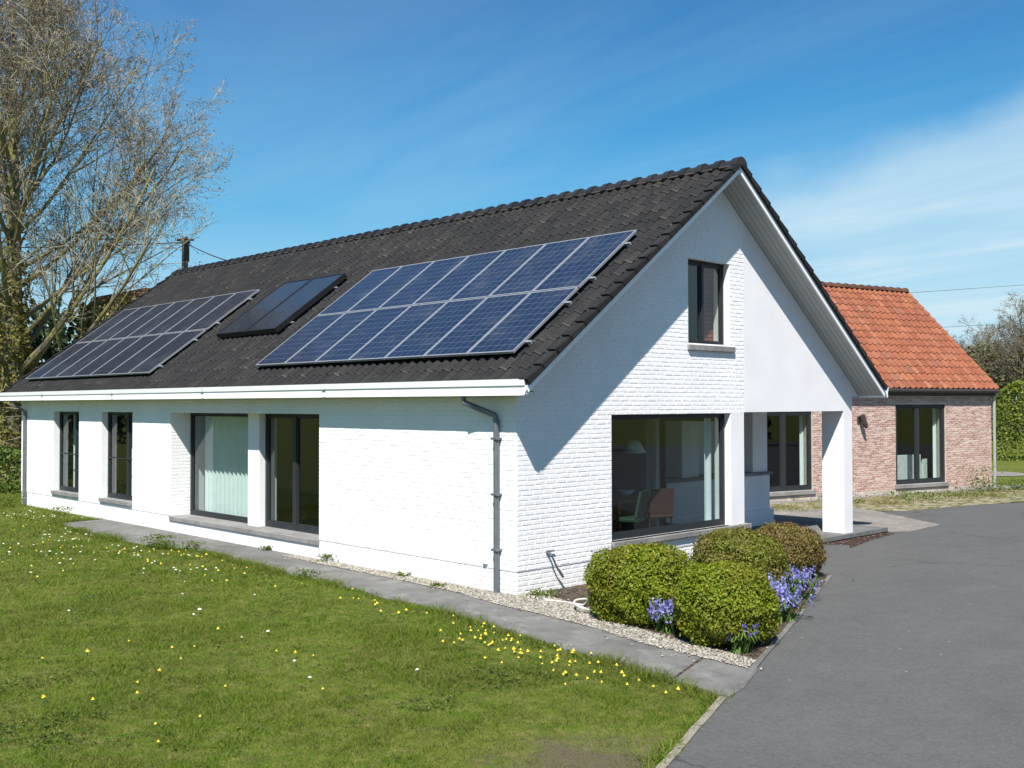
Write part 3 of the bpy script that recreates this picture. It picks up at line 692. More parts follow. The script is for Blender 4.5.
# ------------------------------------------------------------------ brick annex
ang = R_(76.1); D_ = Vector((math.cos(ang), math.sin(ang), 0)); N_ = Vector((D_.y, -D_.x, 0)); B_ = Vector((-2.909, 23.36, 0))
def fr_an(a, d, z):
    p = B_+D_*a-N_*d; return (p.x, p.y, z)
annex = thing('brick_annex', 'low pink brick annex with bright orange tiled roof behind the white house', 'house', tuple(B_))
ap = lambda mb, name, mat, parent=None, **kw: mb.build(name, M[mat], parent or annex, **kw)
AL = -11.2; DEP = 6.1; EO = .19; AW1 = (-4.42, -2.24, .27, 2.59); AR = -.10; AW2 = (-10.5, -7.74, .27, 2.42)
mb = MB(fr_an); wall(mb, AL, AR, -.25, lambda u: 2.98, 0, .3, [AW1, AW2]); ap(mb, 'front_wall', 'mortar_pale')
mb = MB(fr_an); bricks(mb, AL, AR+.004, .14, 2.83, [AW1, AW2], out=.006, L=.20, h=.062, jit=.005); ap(mb, 'front_brickwork', 'brick_red', recalc=False)
mb = MB(fr_an); mb.box(AL, AR+.012, -.014, -.001, -.25, .14); ap(mb, 'plinth', 'plinth_pale')
AT = .98; ridge_d = 3.4-EO; eaveZ = 3.055; ztop = lambda d: eaveZ-.03+AT*(min(d, 2*ridge_d-d)+EO)
mb = MB(lambda a, d, z: fr_an(AR-d, a, z)); wall(mb, .3, 2*ridge_d, -.25, lambda u: ztop(u)-.02, 0, .3, knots=[ridge_d]); ap(mb, 'gable_wall', 'brick_red')
mb = MB(lambda a, d, z: fr_an(AL+d, a, z)); wall(mb, .3, 2*ridge_d, -.25, lambda u: ztop(u)-.02, 0, .3, knots=[ridge_d]); ap(mb, 'gable_wall', 'brick_red')
mb = MB(fr_an); mb.box(AL, AR, 2*ridge_d-.3, 2*ridge_d, -.25, 2.9); ap(mb, 'rear_wall', 'brick_red')
mb = MB(fr_an); mb.box(AL+.3, -.3, .3, 2*ridge_d-.3, .1, .2); ap(mb, 'room_floor', 'room_floor')
mb = MB(fr_an); mb.box(AL+.3, -.3, 3.2, 3.3, .2, 2.8); ap(mb, 'room_partition', 'room_dark')
for w, mu in ((AW1, -3.45), (AW2, -8.78)):
    window(fr_an, w[0]+.002, w[1]-.002, w[2]+.002, w[3]-.002, .035, mull=[(mu, .14)], parent=annex, fo=.085)
    m = MB(fr_an); m.cbox(w[0]-.05, w[1]+.06, -.07, .11, w[2]-.11, w[2]-.003, .006); ap(m, 'window_sill', 'sill')
aS = math.hypot(3.4, 3.4*AT); aSL = math.atan(AT); aC, aI = math.cos(aSL), math.sin(aSL)
def fr_ar(side):
    def f(x, s, o):
        d = -EO+s*aC-o*aI; z = eaveZ+s*aI+o*aC
        return fr_an(x, d if side == 0 else 2*ridge_d-d, z)
    return f
mb = MB()
for side in (0, 1):
    f = fr_ar(side); a = [f(AL-.15, .03, -.03), f(-.06, .03, -.03), f(-.06, aS, -.03), f(AL-.15, aS, -.03)]; b = [f(AL-.15, .03, -.10), f(-.06, .03, -.10), f(-.06, aS, -.10), f(AL-.15, aS, -.10)]
    mb.hexa(b+a)
aroof = ap(mb, 'roof', 'dark_wood')
pan = lambda t: .03*math.cos(2*math.pi*t)+.012*math.cos(4*math.pi*t)
for side in (0, 1):
    mb = tiles(AL-.15, -.04, 0.0, 15, aS/15, .235, fr_ar(side), lift=.042, lip=.03, nx=7, prof=pan); nosed(mb.build('roof_tiles', M['tile_orange'], aroof, recalc=False), mb, 'tile_orange')
mb = MB(); zr_ = eaveZ+aS*aI; n = 32; px = (-AL+.10)/n
for i in range(n):
    xa = AL-.15+i*px; rings = []
    for x, r in ((xa-.02, .125), (xa+px-.05, .13), (xa+px-.05, .15), (xa+px, .15)):
        rings.append([mb.pt(fr_an(x, ridge_d+r*math.cos(t), zr_-.03+r*math.sin(t))) for t in [math.pi*k/6 for k in range(7)]])
    for a, b in zip(rings, rings[1:]):
        for k in range(6): mb.f.append([a[k], a[k+1], b[k+1], b[k]])
    mb.f.append(rings[-1][:])
mb.build('ridge_cap', island_mat('brown_ridge_tile', [(0, (.07, .032, .022)), (1, (.14, .06, .036))], .8), aroof)
mb = MB(fr_an); mb.box(AL-.1, -.08, -EO+.06, -.012, 2.84, 2.94); ap(mb, 'eaves_board', 'dark_wood')
mb = MB(fr_an); mb.tube([(AL-.1, -EO-.03, 2.99), (-.05, -EO-.03, 2.99)], .06, 8); ap(mb, 'gutter', 'dark_wood')
mb = MB(fr_an); mb.tube([(-.06, -EO-.03, 2.98), (-.06, -EO+.02, 2.88), (-.05, -.07, 2.78), (-.05, -.07, 2.55), (-.05, -.07, .05)], .045, 8); ap(mb, 'downpipe', 'zinc_pale')
mb = MB(fr_an)
mb.cbox(-6.02, -5.88, -.06, -.01, 2.10, 2.26, .01); mb.tube([(-5.95, -.05, 2.18), (-5.95, -.16, 2.20)], .02, 6); mb.tube([(-5.97, -.15, 2.30), (-5.90, -.19, 2.06), (-5.85, -.21, 1.93)], [.075, .075, .04], 10)
o = mb.build('wall_lamp', M['dark_wood'], None, loc=fr_an(-5.95, 0, 2.18)); tag(o, 'small dark outdoor lamp on the pink brick wall right of the porch pillar', 'lamp')
# pale board inside annex window
mb = MB(fr_an); mb.cbox(-4.2, -2.22, .9, 1.5, .2, 1.06, .02); tag(mb.build('kitchen_cabinet', M['white_china'], None, loc=fr_an(-3.75, 1.2, .2)), 'pale low cabinet seen through the annex window left of its mullion', 'cabinet')
mb = MB(fr_an); mb.cbox(-2.02, -1.8, 1.0, 1.3, .2, .92, .02); tag(mb.build('storage_box', M['white_china'], None, loc=fr_an(-3, 1.25, .2)), 'slim pale box seen through the annex window right of its mullion', 'box')

# ------------------------------------------------------------------ curtains and furniture indoors
def curtain(name, fr, a0, a1, z0, z1, d, label, amp=.03, per=.16):
    m = MB(fr); n = int((a1-a0)/per*8); A, B = [], []
    for i in range(n+1):
        a = a0+(a1-a0)*i/n; dd = d+amp*math.sin(2*math.pi*(a/per)+1.3*math.sin(a*3.1))
        A.append((a, dd, z0)); B.append((a, dd, z1))
    ia = [m.pt(p) for p in A]; ib = [m.pt(p) for p in B]; 
    ja = [m.pt((p[0], p[1]+.004, p[2])) for p in A]; jb = [m.pt((p[0], p[1]+.004, p[2])) for p in B]
    for i in range(n): m.f += [[ia[i], ia[i+1], ib[i+1], ib[i]], [jb[i], jb[i+1], ja[i+1], ja[i]]]
    m.f += [[ib[0], jb[0], ja[0], ia[0]], [ia[n], ja[n], jb[n], ib[n]]]
    o = m.build(name, M['curtain'], None, loc=fr((a0+a1)/2, d, z0), smooth=True, recalc=False); tag(o, label, 'curtain'); return o
curtain('curtain', fr_front, -10.0, -7.5, .31, 2.5, .66, 'wide white pleated curtain behind the large window of the long facade')
curtain('curtain', fr_front, -16.35, -15.65, .31, 2.5, .42, 'grey white curtain behind the leftmost narrow window')
curtain('curtain', fr_front, -13.15, -12.75, .31, 2.5, .42, 'narrow gathered curtain behind the narrow window left of the large window')
curtain('curtain', fr_front, -12.25, -12.0, .31, 2.5, .36, 'sliver of white curtain at the right edge of the second narrow window', .015)
curtain('curtain', fr_gable, 4.72, 4.93, .31, 2.5, .34, 'white curtain gathered at the right side of the large gable window')
curtain('curtain', fr_an, -2.38, -2.06, .21, 2.55, .35, 'white curtain at the right side of the annex window beside the weeds')
curtain('curtain', fr_an, -7.86, -7.55, .21, 2.38, .35, 'white curtain in the annex window seen through the porch')
t = thing('dining_table', 'wooden dining table behind the large gable window', 'table', (-1.75, 3.75, .3))
m = MB(); m.cbox(-2.5, -1.0, 3.3, 4.3, .98, 1.03, .01); m.build('tabletop', M['wood'], t)
for x in (-2.4, -1.1):
    for y in (3.4, 4.2): m = MB(); m.cbox(x-.035, x+.035, y-.035, y+.035, .3, .98, .005); m.build('leg', M['wood'], t)
m = MB(); m.lathe([(.05, 0), (.07, .02), (.17, .11), (.165, .115), (.05, .03)], (-1.45, 4.0, 1.03)); tag(m.build('fruit_bowl', M['white_china'], None, loc=(-1.45, 4.0, 1.03), smooth=True), 'white bowl on the dining table behind the gable window', 'bowl')
def chair(x, y, ry, mat, label):
    t = thing('dining_chair', label, 'chair', (x, y, .3), rot=(0, 0, ry))
    m = MB(); m.cbox(-.24, .24, -.24, .24, .42, .50, .03); m.local('seat', M[mat], t)
    m = MB(); m.prism([(-.23, .2, .5), (.23, .2, .5), (.2, .28, .92), (-.2, .28, .92)], (0, .04, 0)); m.local('backrest', M[mat], t)
    for sx in (-.2, .2):
        for sy in (-.2, .2): m = MB(); m.tube([(sx, sy, .42), (sx*1.15, sy*1.15, 0)], [.02, .014], 6); m.local('leg', M['black'], t)
chair(-.75, 3.2, -1.2, 'green_cloth', 'green chair close behind the left part of the gable window')
chair(-.85, 4.05, -2.0, 'red_cloth', 'terracotta chair beside the green chair behind the gable window')
t = thing('pendant_lamp', 'pale pendant lamp hanging behind the gable window', 'lamp', (-1.5, 4.3, 1.75))
m = MB(); m.lathe([(.03, .26), (.12, .2), (.21, .02), (.2, .02), (.11, .19)], (-1.5, 4.3, 1.75)); m.build('lamp_shade', M['white_china'], t, smooth=True)
m = MB(); m.tube([(-1.5, 4.3, 2.0), (-1.5, 4.3, 2.6)], .006, 5); m.build('cord', M['black'], t)
# garden seat on the far side of the porch

p = fr_an(-9.35, .75, 0); chair(p[0], p[1], 1.2, 'white_china', 'white chair behind the annex window seen through the porch')
# ------------------------------------------------------------------ wall tap, hose
t = thing('garden_tap', 'grey garden tap with a short hanging hose on the white gable wall', 'tap', (0.02, .58, .54))
m = MB(); m.tube([(.005, .56, .55), (.09, .56, .55), (.11, .56, .52)], .016, 8); m.tube([(.05, .52, .58), (.05, .68, .575)], .010, 6); m.build('tap_body', M['zinc'], t)
m = MB(); m.tube([(.11, .56, .525), (.12, .60, .45), (.10, .68, .34), (.10, .73, .29), (.10, .80, .20)], [.014, .014, .014, .021, .021], 8); m.build('hose_end', M['zinc'], t)
m = MB(); pts = [(.35, .12, .03), (.55, .02, .035), (.8, .1, .03), (1.1, .12, .03)]
cx, cy = 1.42, -.05
pts += [(cx+.24*math.cos(a), cy+.24*math.sin(a), .035+.10*abs(math.sin(a*.5))) for a in np.linspace(2.4, 6.6, 12)]
tag(m.tube(pts, .016, 7) or m.build('garden_hose', M['hose'], None, loc=(.9, .05, .03), smooth=True), 'pale garden hose lying on the gravel left of the first box shrub', 'hose')
mb = MB(fr_an); mb.cbox(-.55, .85, -.75, -.12, .0, .09, .02); tag(mb.build('stone_slab', M['sill'], None, loc=fr_an(.1, -.4, 0)), 'grey stone slab at the foot of the annex downpipe', 'slab')

# ------------------------------------------------------------------ ground
def sheet(name, pts, z, mat, thick=0, kind='structure', fr=ident):
    m = MB(fr)
    if thick: m.prism([(x, y, z-thick) for x, y in pts], (0, 0, thick))
    else: m.poly([(x, y, z) for x, y in pts])
    o = m.build(name, M[mat], None)
    if not thick and o.data.polygons[0].normal.z < 0: o.data.flip_normals()
    return tag(o, kind=kind)
g = MB(); g.poly([(-2500, -2500, 0), (2500, -2500, 0), (2500, 2500, 0), (-2500, 2500, 0)]); tag(g.build('ground', M['lawn'], None, recalc=False), 'green lawn ground reaching to the horizon', kind='structure')
def wob(pts, amp=.04, step=.35, seed=1, closed=True):
    rnd = random.Random(seed); out = []
    n = len(pts)
    for i in range(n if closed else n-1):
        a, b = Vector(pts[i]), Vector(pts[(i+1) % n]); k = max(1, int((b-a).length/step))
        for j in range(k):
            p = a.lerp(b, j/k); out.append((p.x+rnd.uniform(-amp, amp), p.y+rnd.uniform(-amp, amp)) if j else (p.x, p.y))
    if not closed: out.append(tuple(pts[-1]))
    return out
lawn_edge = [(-13.6, .72), (-13.4, -1.08), (-10.3, -1.36), (-8.4, -1.28), (-6.9, -.85), (-5.4, -1.05), (-3.54, -1.17), (-1.97, -1.2), (-1.1, -1.37), (-.2, -1.35), (.88, -1.47), (3.09, -1.81), (4.48, -2.01), (4.84, -2.10)]
le = wob(lawn_edge, .045, .25, 3, False)
path = le+[(4.76, -1.72), (4.46, -1.02), (3.68, -.93), (3.03, -.90), (1.68, -.57), (.36, -.36), (-.67, -.08), (-2.0, .1), (-12.03, .1), (-12.03, .72)]
sheet('garden_path', path, .022, 'concrete', .10)
mb = MB(); mb.prism([(4.10, -1.93, .0), (4.13, -1.93, .0), (3.80, -.93, .0), (3.76, -.93, .0)], (0, 0, .0262)); tag(mb.build('path_joint', M['soil'], None), kind='structure')
sheet('gravel_strip', wob([(-5.5, -.06), (-5.5, -.30), (-3.0, -.32), (-.67, -.42), (.36, -.62), (1.68, -.70), (3.03, -1.0), (3.68, -1.02), (4.38, -1.10), (4.28, -.80), (3.9, -.78), (3.0, -.62), (1.9, -.33), (1.2, -.05), (.35, .25), (.03, .6), (.03, -.03), (-1, -.03)], .03, .2, 5), .028, 'gravel')
bed = [(.02, .1), (.8, .1), (1.9, -.35), (3.0, -.66), (3.9, -.82), (4.28, -.80), (3.44, 1.42), (2.10, 4.58), (1.7, 4.75), (.9, 5.2), (.02, 5.5)]
sheet('flower_bed', bed, .026, 'soil')
sheet('terrace', [(.10, 6.0), (.13, 10.35), (-3.2, 10.35), (-3.2, 9.14), (-2.58, 9.14), (-2.58, 6.0)], .105, 'terrace', .075)
mb = MB(); mb.box(.0, .06, 6.2, 10.3, .0, .03); mb.box(-3.1, .0, 6.2, 10.3, .0, .029); tag(mb.build('terrace_base', M['black'], None), kind='structure')
drive_l = [(7.1, -7.6), (6.2, -5.4), (5.56, -3.87), (5.19, -2.98), (4.82, -2.06), (4.77, -1.72), (4.27, -.61), (3.46, 1.42), (2.12, 4.58), (1.72, 4.78), (.9, 5.22), (.13, 5.6), (.13, 8.9)]
drive = wob([(x-.05 if x > .2 else x, y-.02) for x, y in drive_l], .02, .4, 9, False)+[(.12, 10.4), (-.6, 10.7), (-2.2, 12.5), (-2.2, 13.7), (-1.6, 14.6), (-1.35, 16.5), (-.35, 19.2), (-.3, 21), (.3, 24), (2.5, 30), (6, 38), (20, 46), (34, 40), (34, -30), (16, -30)]
sheet('driveway', drive, .012, 'asphalt')
sheet('mulch_strip', [(.12, 7.7), (.55, 8.0), (.78, 7.6), (.50, 9.0), (.36, 10.2), (.14, 10.3)], .016, 'mulch')
sheet('concrete_apron', wob([(-3.2, 10.4), (.14, 10.4), (.42, 10.7), (.35, 11.6), (.30, 12.4), (-.3, 12.8), (-.9, 13.25), (-1.9, 14.05), (-2.75, 14.4), (-3.9, 12.6), (-6.3, 10.2)], .05, .4, 2), .018, 'pale_concrete')
fr2 = lambda a, d, z: fr_an(a, d, z)
vp = [(fr_an(a, d, 0)[0], fr_an(a, d, 0)[1]) for a, d in ((-11, -.03), (.9, -.03), (1.4, -1.2))]+[(.25, 23.0), (-.49, 19.2), (-1.17, 16.4), (-1.55, 14.6), (-2.6, 13.9), (-3.9, 12.6), (-7, 12.2)]
sheet('verge', wob(vp, .08, .4, 4), .016, 'verge')
vp = [(fr_an(a, d, 0)[0], fr_an(a, d, 0)[1]) for a, d in ((-11, -.02), (.6, -.02), (1.6, -.6), (1.3, -.75), (-.2, -.45), (-4, -.42), (-11, -.5))]
sheet('annex_footing', wob(vp, .05, .4, 8), .019, 'pale_concrete')
sheet('side_path', [(-5.4, 28.2), (-4.4, 28.9), (-4.2, 30.4), (-5.6, 31.4), (-6.5, 30.6)], .02, 'pale_concrete')
gp = wob([(-5.5, -.06), (-5.5, -.30), (-3.0, -.32), (-.67, -.42), (.36, -.64), (1.68, -.74), (3.03, -1.02), (4.40, -1.12), (4.28, -.78), (3.0, -.58), (1.9, -.28), (1.2, 0), (.35, .28), (.03, .6), (.03, -.03)], .02, .3, 5)
P = rng.uniform((-5.5, -1.2), (4.5, .65), (60000, 2)); xs, ys = [q[0] for q in gp], [q[1] for q in gp]
def _inp(P, poly):
    x, y = P[:, 0], P[:, 1]; c = np.zeros(len(P), bool)
    for (x0, y0), (x1, y1) in zip(poly, poly[1:]+poly[:1]):
        if y0 != y1: c ^= ((y0 > y) != (y1 > y)) & (x < (x1-x0)*(y-y0)/(y1-y0)+x0)
    return c
P = P[_inp(P, gp)][:9000]; P = np.concatenate([P, P[rng.integers(0, len(P), 250)]+rng.normal(0, .16, (250, 2)), P[rng.integers(0, len(P), 60)]+rng.normal(0, .45, (60, 2))]); n = len(P); r = rng.uniform(.006, .017, n)
O = np.array([(1, 0, 0), (0, 1, 0), (-1, 0, 0), (0, -1, 0), (0, 0, .75), (0, 0, -.5)]); a = rng.uniform(0, 6.28, n); ca, sa = np.cos(a), np.sin(a)
Vs = np.einsum('i,kj->ikj', r, O)*rng.uniform(.7, 1.35, (n, 6, 1)); Vx = Vs[..., 0]*ca[:, None]-Vs[..., 1]*sa[:, None]; Vy = Vs[..., 0]*sa[:, None]+Vs[..., 1]*ca[:, None]
Vs = np.stack([Vx+P[:, :1], Vy+P[:, 1:2], Vs[..., 2]+.034], -1).reshape(-1, 3); Fs = (np.arange(n)[:, None, None]*6+np.array([(0, 1, 4), (1, 2, 4), (2, 3, 4), (3, 0, 4), (1, 0, 5), (2, 1, 5), (3, 2, 5), (0, 3, 5)])[None]).reshape(-1, 3)
me = bpy.data.meshes.new('gravel_stones'); me.from_pydata(Vs.tolist(), [], Fs.tolist()); me.update()
tag(link_mesh('gravel_stones', me, M['pebble_stone']), 'loose pale gravel along the house wall and flower bed', 'gravel', kind='stuff')
# kerb stones along the lawn / bed edge of the drive
mb = MB(); kl = [(7.1, -7.6), (6.2, -5.4), (5.56, -3.87), (5.19, -2.98), (4.85, -2.12)]; kr = wob(kl, .02, .42, 6, False)
for a, b in zip(kr, kr[1:]):
    d = Vector((b[0]-a[0], b[1]-a[1])); L = d.length; d.normalize(); n_ = Vector((-d.y, d.x))*.065; a2 = Vector(a)+d*.006; b2 = Vector(b)-d*.006
    zt = .03+random.uniform(-.008, .008)
    mb.prism([(a2.x, a2.y, -.05), (b2.x, b2.y, -.05), (b2.x+n_.x, b2.y+n_.y, -.05), (a2.x+n_.x, a2.y+n_.y, -.05)], (0, 0, .05+zt))
tag(mb.build('lawn_kerb', M['kerb'], None), kind='structure')
mb = MB(); kl = [(4.74, -1.70), (4.27, -.61), (3.46, 1.42), (2.12, 4.58)]; kr = wob(kl, .012, .5, 7, False)
for a, b in zip(kr, kr[1:]):
    d = Vector((b[0]-a[0], b[1]-a[1])); d.normalize(); n_ = Vector((-d.y, d.x))*.06; a2 = Vector(a)+d*.004; b2 = Vector(b)-d*.004
    mb.prism([(a2.x, a2.y, -.05), (b2.x, b2.y, -.05), (b2.x+n_.x, b2.y+n_.y, -.05), (a2.x+n_.x, a2.y+n_.y, -.05)], (0, 0, .078+random.uniform(-.004, .004)))
tag(mb.build('bed_kerb', M['concrete'], None), kind='structure')

# ------------------------------------------------------------------ grass blades
def inpoly(P, poly):
    x, y = P[:, 0], P[:, 1]; c = np.zeros(len(P), bool); n = len(poly)
    for i in range(n):
        x0, y0 = poly[i]; x1, y1 = poly[(i+1) % n]
        if y0 == y1: continue
        c ^= ((y0 > y) != (y1 > y)) & (x < (x1-x0)*(y-y0)/(y1-y0)+x0)
    return c
lawn_poly = [(-60, 14), (-19.0, 14), (-19.0, -.05), (-13.62, -.05), (-13.6, .1)]+[(x, y+.04) for x, y in le[3:]]+[(5.10, -2.98), (5.47, -3.87), (6.1, -5.4), (7.0, -7.6), (8.2, -10.5), (-10, -14), (-60, -14)]
def scatter(poly, bands):
    out = []
    for d0, d1, dens in bands:
        n = int(dens*math.pi*(d1*d1-d0*d0)); r = np.sqrt(rng.uniform(d0*d0, d1*d1, n)); t = rng.uniform(0, 2*math.pi, n)
        P = np.stack([Cp.x+r*np.cos(t), Cp.y+r*np.sin(t)], 1)
        a = np.arctan2(P[:, 1]-Cp.y, P[:, 0]-Cp.x); a = (a-yaw+math.pi) % (2*math.pi)-math.pi
        P = P[(np.abs(a) < R_(36))]; out.append(P[inpoly(P, poly)])
    return out
_grids = [rng.normal(0, 1, (256, 256)) for _ in range(4)]
def _vn(P, sc, g):
    q = P/sc; i = np.floor(q).astype(int); f = q-i; f = f*f*(3-2*f); x0, y0 = i[:, 0] % 256, i[:, 1] % 256; x1, y1 = (x0+1) % 256, (y0+1) % 256; fx, fy = f[:, 0], f[:, 1]
    return (g[x0, y0]*(1-fx)+g[x1, y0]*fx)*(1-fy)+(g[x0, y1]*(1-fx)+g[x1, y1]*fx)*fy
def field(P, *scales):          # smooth random field over the lawn, about -1..1
    return sum(_vn(P, sc, g) for sc, g in zip(scales, _grids))/math.sqrt(len(scales))
def tri_blades(P, h, w):
    n = len(P); t = rng.uniform(0, 2*math.pi, n); l = rng.normal(0, .85, (n, 2)); hh = h*rng.uniform(.5, 1.35, n)*np.clip(1.1+.7*field(P, .13, .32, .9), .5, 2.6)
    B = np.zeros((n, 3)); B[:, :2] = P; B[:, 2] = .0
    s = np.stack([np.cos(t)*w/2, np.sin(t)*w/2, np.zeros(n)], 1)
    T = B+np.stack([l[:, 0]*hh, l[:, 1]*hh, hh], 1)
    return np.stack([B-s, B+s, T], 1)
sc = scatter(lawn_poly, ((6.5, 10.5, 4600), (10.5, 15, 2600), (15, 22, 1000), (22, 34, 260), (34, 50, 70)))
bare = lambda P: P[(np.hypot(P[:, 0]-5.1, P[:, 1]+4.2)+rng.normal(0, .35, len(P)) > .8) | (rng.random(len(P)) < .12)]
V = np.concatenate([tri_blades(bare(p), h, w) for p, h, w in zip(sc, (.027, .031, .038, .052, .075), (.007, .009, .013, .02, .035))])
tag(link_mesh('lawn_grass', np_mesh('lawn_grass', V, 3), M['grass']), 'short mown green grass in front of the white house', 'grass', kind='stuff')
# clover and plantain rosettes growing in the lawn, in patches
sc = scatter(lawn_poly, ((6.5, 12, 260), (12, 20, 150), (20, 32, 40))); P = np.concatenate(sc)
P = P[(field(P, .45, 1.4)+rng.normal(0, .4, len(P)) > 1.05)]; P = np.repeat(P, 6, 0)+rng.normal(0, .03, (len(P)*6, 2))
P3 = np.concatenate([P, rng.uniform(.008, .03, (len(P), 1))], 1); tag(link_mesh('lawn_clover', np_mesh('lawn_clover', leaf_quads(P3, np.tile([0, 0, 1.0], (len(P), 1)), .030, .55, .5), 4), M['clover']), 'dark clover and plantain leaves growing in patches of the lawn', 'clover', kind='stuff')
# taller ragged grass along the path edge and verge weeds
def tuft_mesh(n, rad, h, w, seed):
    P = rng.normal(0, rad*.5, (n, 2)); V = tri_blades(P, h, w); return np_mesh('weed_leaves', V, 3)
def leafy(n, rad, h, size):
    P = np.stack([rng.normal(0, rad*.5, n), rng.normal(0, rad*.5, n), rng.uniform(.01, h, n)], 1); N = np.tile([0, 0, 1.0], (n, 1))
    return np_mesh('weed_leaves', leaf_quads(P, N, size, .5, .6), 4)
weeds = [((-8.1, -1.3), .35, .22, 320, 'leafy weed tuft with yellow tips bulging over the path edge left of centre', 'leafy'),
 ((-7.4, -.95), .2, .14, 140, 'low weed at the lawn edge right of the bulging leafy tuft', 'leafy'),
 ((-4.45, .0), .18, .13, 160, 'green weed tuft at the foot of the wall right of the sliding door', 'leafy'),
 ((-6.35, -.05), .14, .07, 90, 'small flat weed on the path below the sliding door', 'leafy'),
 ((-2.35, -.12), .12, .06, 60, 'tiny brownish weed in the gravel along the facade', 'leafy'),
 ((-1.3, -.3), .11, .05, 60, 'tiny weed in the gravel left of the downpipe', 'leafy'),
 ((-18.1, -.5), .3, .25, 250, 'dark round weed clump at the far left foot of the house', 'leafy'),
 ((-15.0, -.4), .25, .2, 160, 'weed clump below the sill of the leftmost narrow window', 'leafy'),
 ((.25, .22), .22, .08, 140, 'low pale weeds at the near corner of the house', 'leafy'),
 ((-3.3, -1.2), .22, .12, 120, 'dark green tuft hanging over the path edge in front of the sliding door', 'leafy')]
for (x, y), rad, h, n, lab, _ in weeds:
    link_mesh('leaves', leafy(n, rad, h, .055), M['weed'], thing('weed_tuft', lab, 'weed', (x, y, .02)))
for a, d, rad, h, n, lab in ((-1.75, -.75, .45, .75, 420, 'tall weed shoots standing right of the annex window sill'), (-1.1, -1.0, .75, .28, 500, 'spreading green weed patch below the annex wall'),
        (-.1, -.95, .4, .3, 260, 'yellow green weed near the annex downpipe slab'), (-5.3, -1.45, .9, .18, 500, 'yellowish weed patch right of the porch pillar'), (-3.6, -1.5, .8, .12, 300, 'thin weed patch in the verge below the annex window'), (-7.9, -1.1, .7, .2, 350, 'weeds below the annex sill seen through the porch')):
    p = fr_an(a, d, .02); link_mesh('leaves', leafy(n, rad, h, .07), M['weed'], thing('weed_patch', lab, 'weed', p))
# ragged grass fringe along path edge as part of the grass mass
P = []
for a, b in zip(lawn_edge, lawn_edge[1:]):
    n = int(math.hypot(b[0]-a[0], b[1]-a[1])*420); t = rng.random(n)
    P.append(np.stack([a[0]+(b[0]-a[0])*t+rng.normal(0, .05, n), a[1]+(b[1]-a[1])*t-.07+rng.normal(0, .07, n)], 1))
for a, b in (((4.78, -2.2), (5.12, -2.98)), ((5.12, -2.98), (5.48, -3.87)), ((5.48, -3.87), (6.1, -5.4))):
    n = int(math.hypot(b[0]-a[0], b[1]-a[1])*260); t = rng.random(n); P.append(np.stack([a[0]+(b[0]-a[0])*t-.03+rng.normal(0, .035, n), a[1]+(b[1]-a[1])*t+rng.normal(0, .03, n)], 1))
P = np.concatenate(P); tag(link_mesh('fringe_grass', np_mesh('fringe_grass', tri_blades(P, .075, .012), 3), M['grass']), 'ragged longer grass along the edge of the concrete path', 'grass', kind='stuff')
a = rng.uniform(-11, 1.2, 6000); d = -rng.uniform(.9, 2.3, 6000); keep = rng.random(6000) < np.clip(np.sin(a*1.7)*.5+.55, .05, 1)
p = np.array([fr_an(x, y, 0)[:2] for x, y in zip(a[keep], d[keep])]); tag(link_mesh('verge_grass', np_mesh('verge_grass', tri_blades(p, .06, .02), 3), M['dry_grass']), 'thin yellowish grass on the stony verge in front of the annex', 'grass', kind='stuff')

# ------------------------------------------------------------------ lawn flowers
def flower(name, label, cat, petal, r, group, hgt, dome):
    t = thing(name, label, cat, (0, 0, -50), group)
    m = MB(); m.tube([(0, 0, 0), (.004, .003, hgt*.6), (0, 0, hgt)], .0035, 5); m.local('stalk', M['stalk'], t)
    m = MB(); n = 12
    for k in range(n):
        a = 2*math.pi*k/n; b = a+2*math.pi/n*.9
        m.poly([(0, 0, hgt+dome), (r*math.cos(a), r*math.sin(a), hgt), (r*1.15*math.cos((a+b)/2), r*1.15*math.sin((a+b)/2), hgt-.003), (r*math.cos(b), r*math.sin(b), hgt)])
    m.lathe([(r*.55, hgt-.008), (r*.6, hgt), (r*.4, hgt+dome*1.1), (.001, hgt+dome*1.4)], (0, 0, 0), 8)
    m.local('flower_head', M[petal], t)
    return t
dl = flower('dandelion', 'yellow dandelion flower in the mown lawn', 'flower', 'yellow', .0145, 'dandelions in the lawn', .05, .012)
ds = flower('daisy', 'small white daisy in the mown lawn', 'flower', 'petal_white', .0145, 'daisies in the lawn', .045, .006)
def seg_cluster(a, b, n, sx):
    t = rng.random(n)[:, None]; return np.array(a)*(1-t)+np.array(b)*t+rng.normal(0, sx, (n, 2))
yel = np.concatenate([seg_cluster((1.2, -2.0), (3.6, -2.45), 70, .26), seg_cluster((3.7, -2.4), (4.5, -2.35), 9, .12), seg_cluster((-1.5, -1.6), (1.2, -1.9), 14, .22), seg_cluster((-8.2, -1.7), (-2, -1.8), 34, .35),
   seg_cluster((-11, -2), (-6, -4.6), 30, .6), seg_cluster((-2, -5.5), (2.8, -4), 14, .8), seg_cluster((-1, -6.8), (2.4, -6.2), 14, .5), seg_cluster((-16, -2), (-12, -2.4), 16, .5)])
whi = np.concatenate([seg_cluster((-12, -1.8), (-8.5, -2.0), 36, .35), seg_cluster((-16.5, -1.2), (-13.5, -.8), 34, .35), seg_cluster((-12, -3.5), (-7, -3), 26, .6), seg_cluster((-8, -2), (-4, -2.4), 24, .4), seg_cluster((-18, -2.5), (-14, -4), 20, .8), seg_cluster((-4, -4), (2.5, -3.2), 10, .7)])
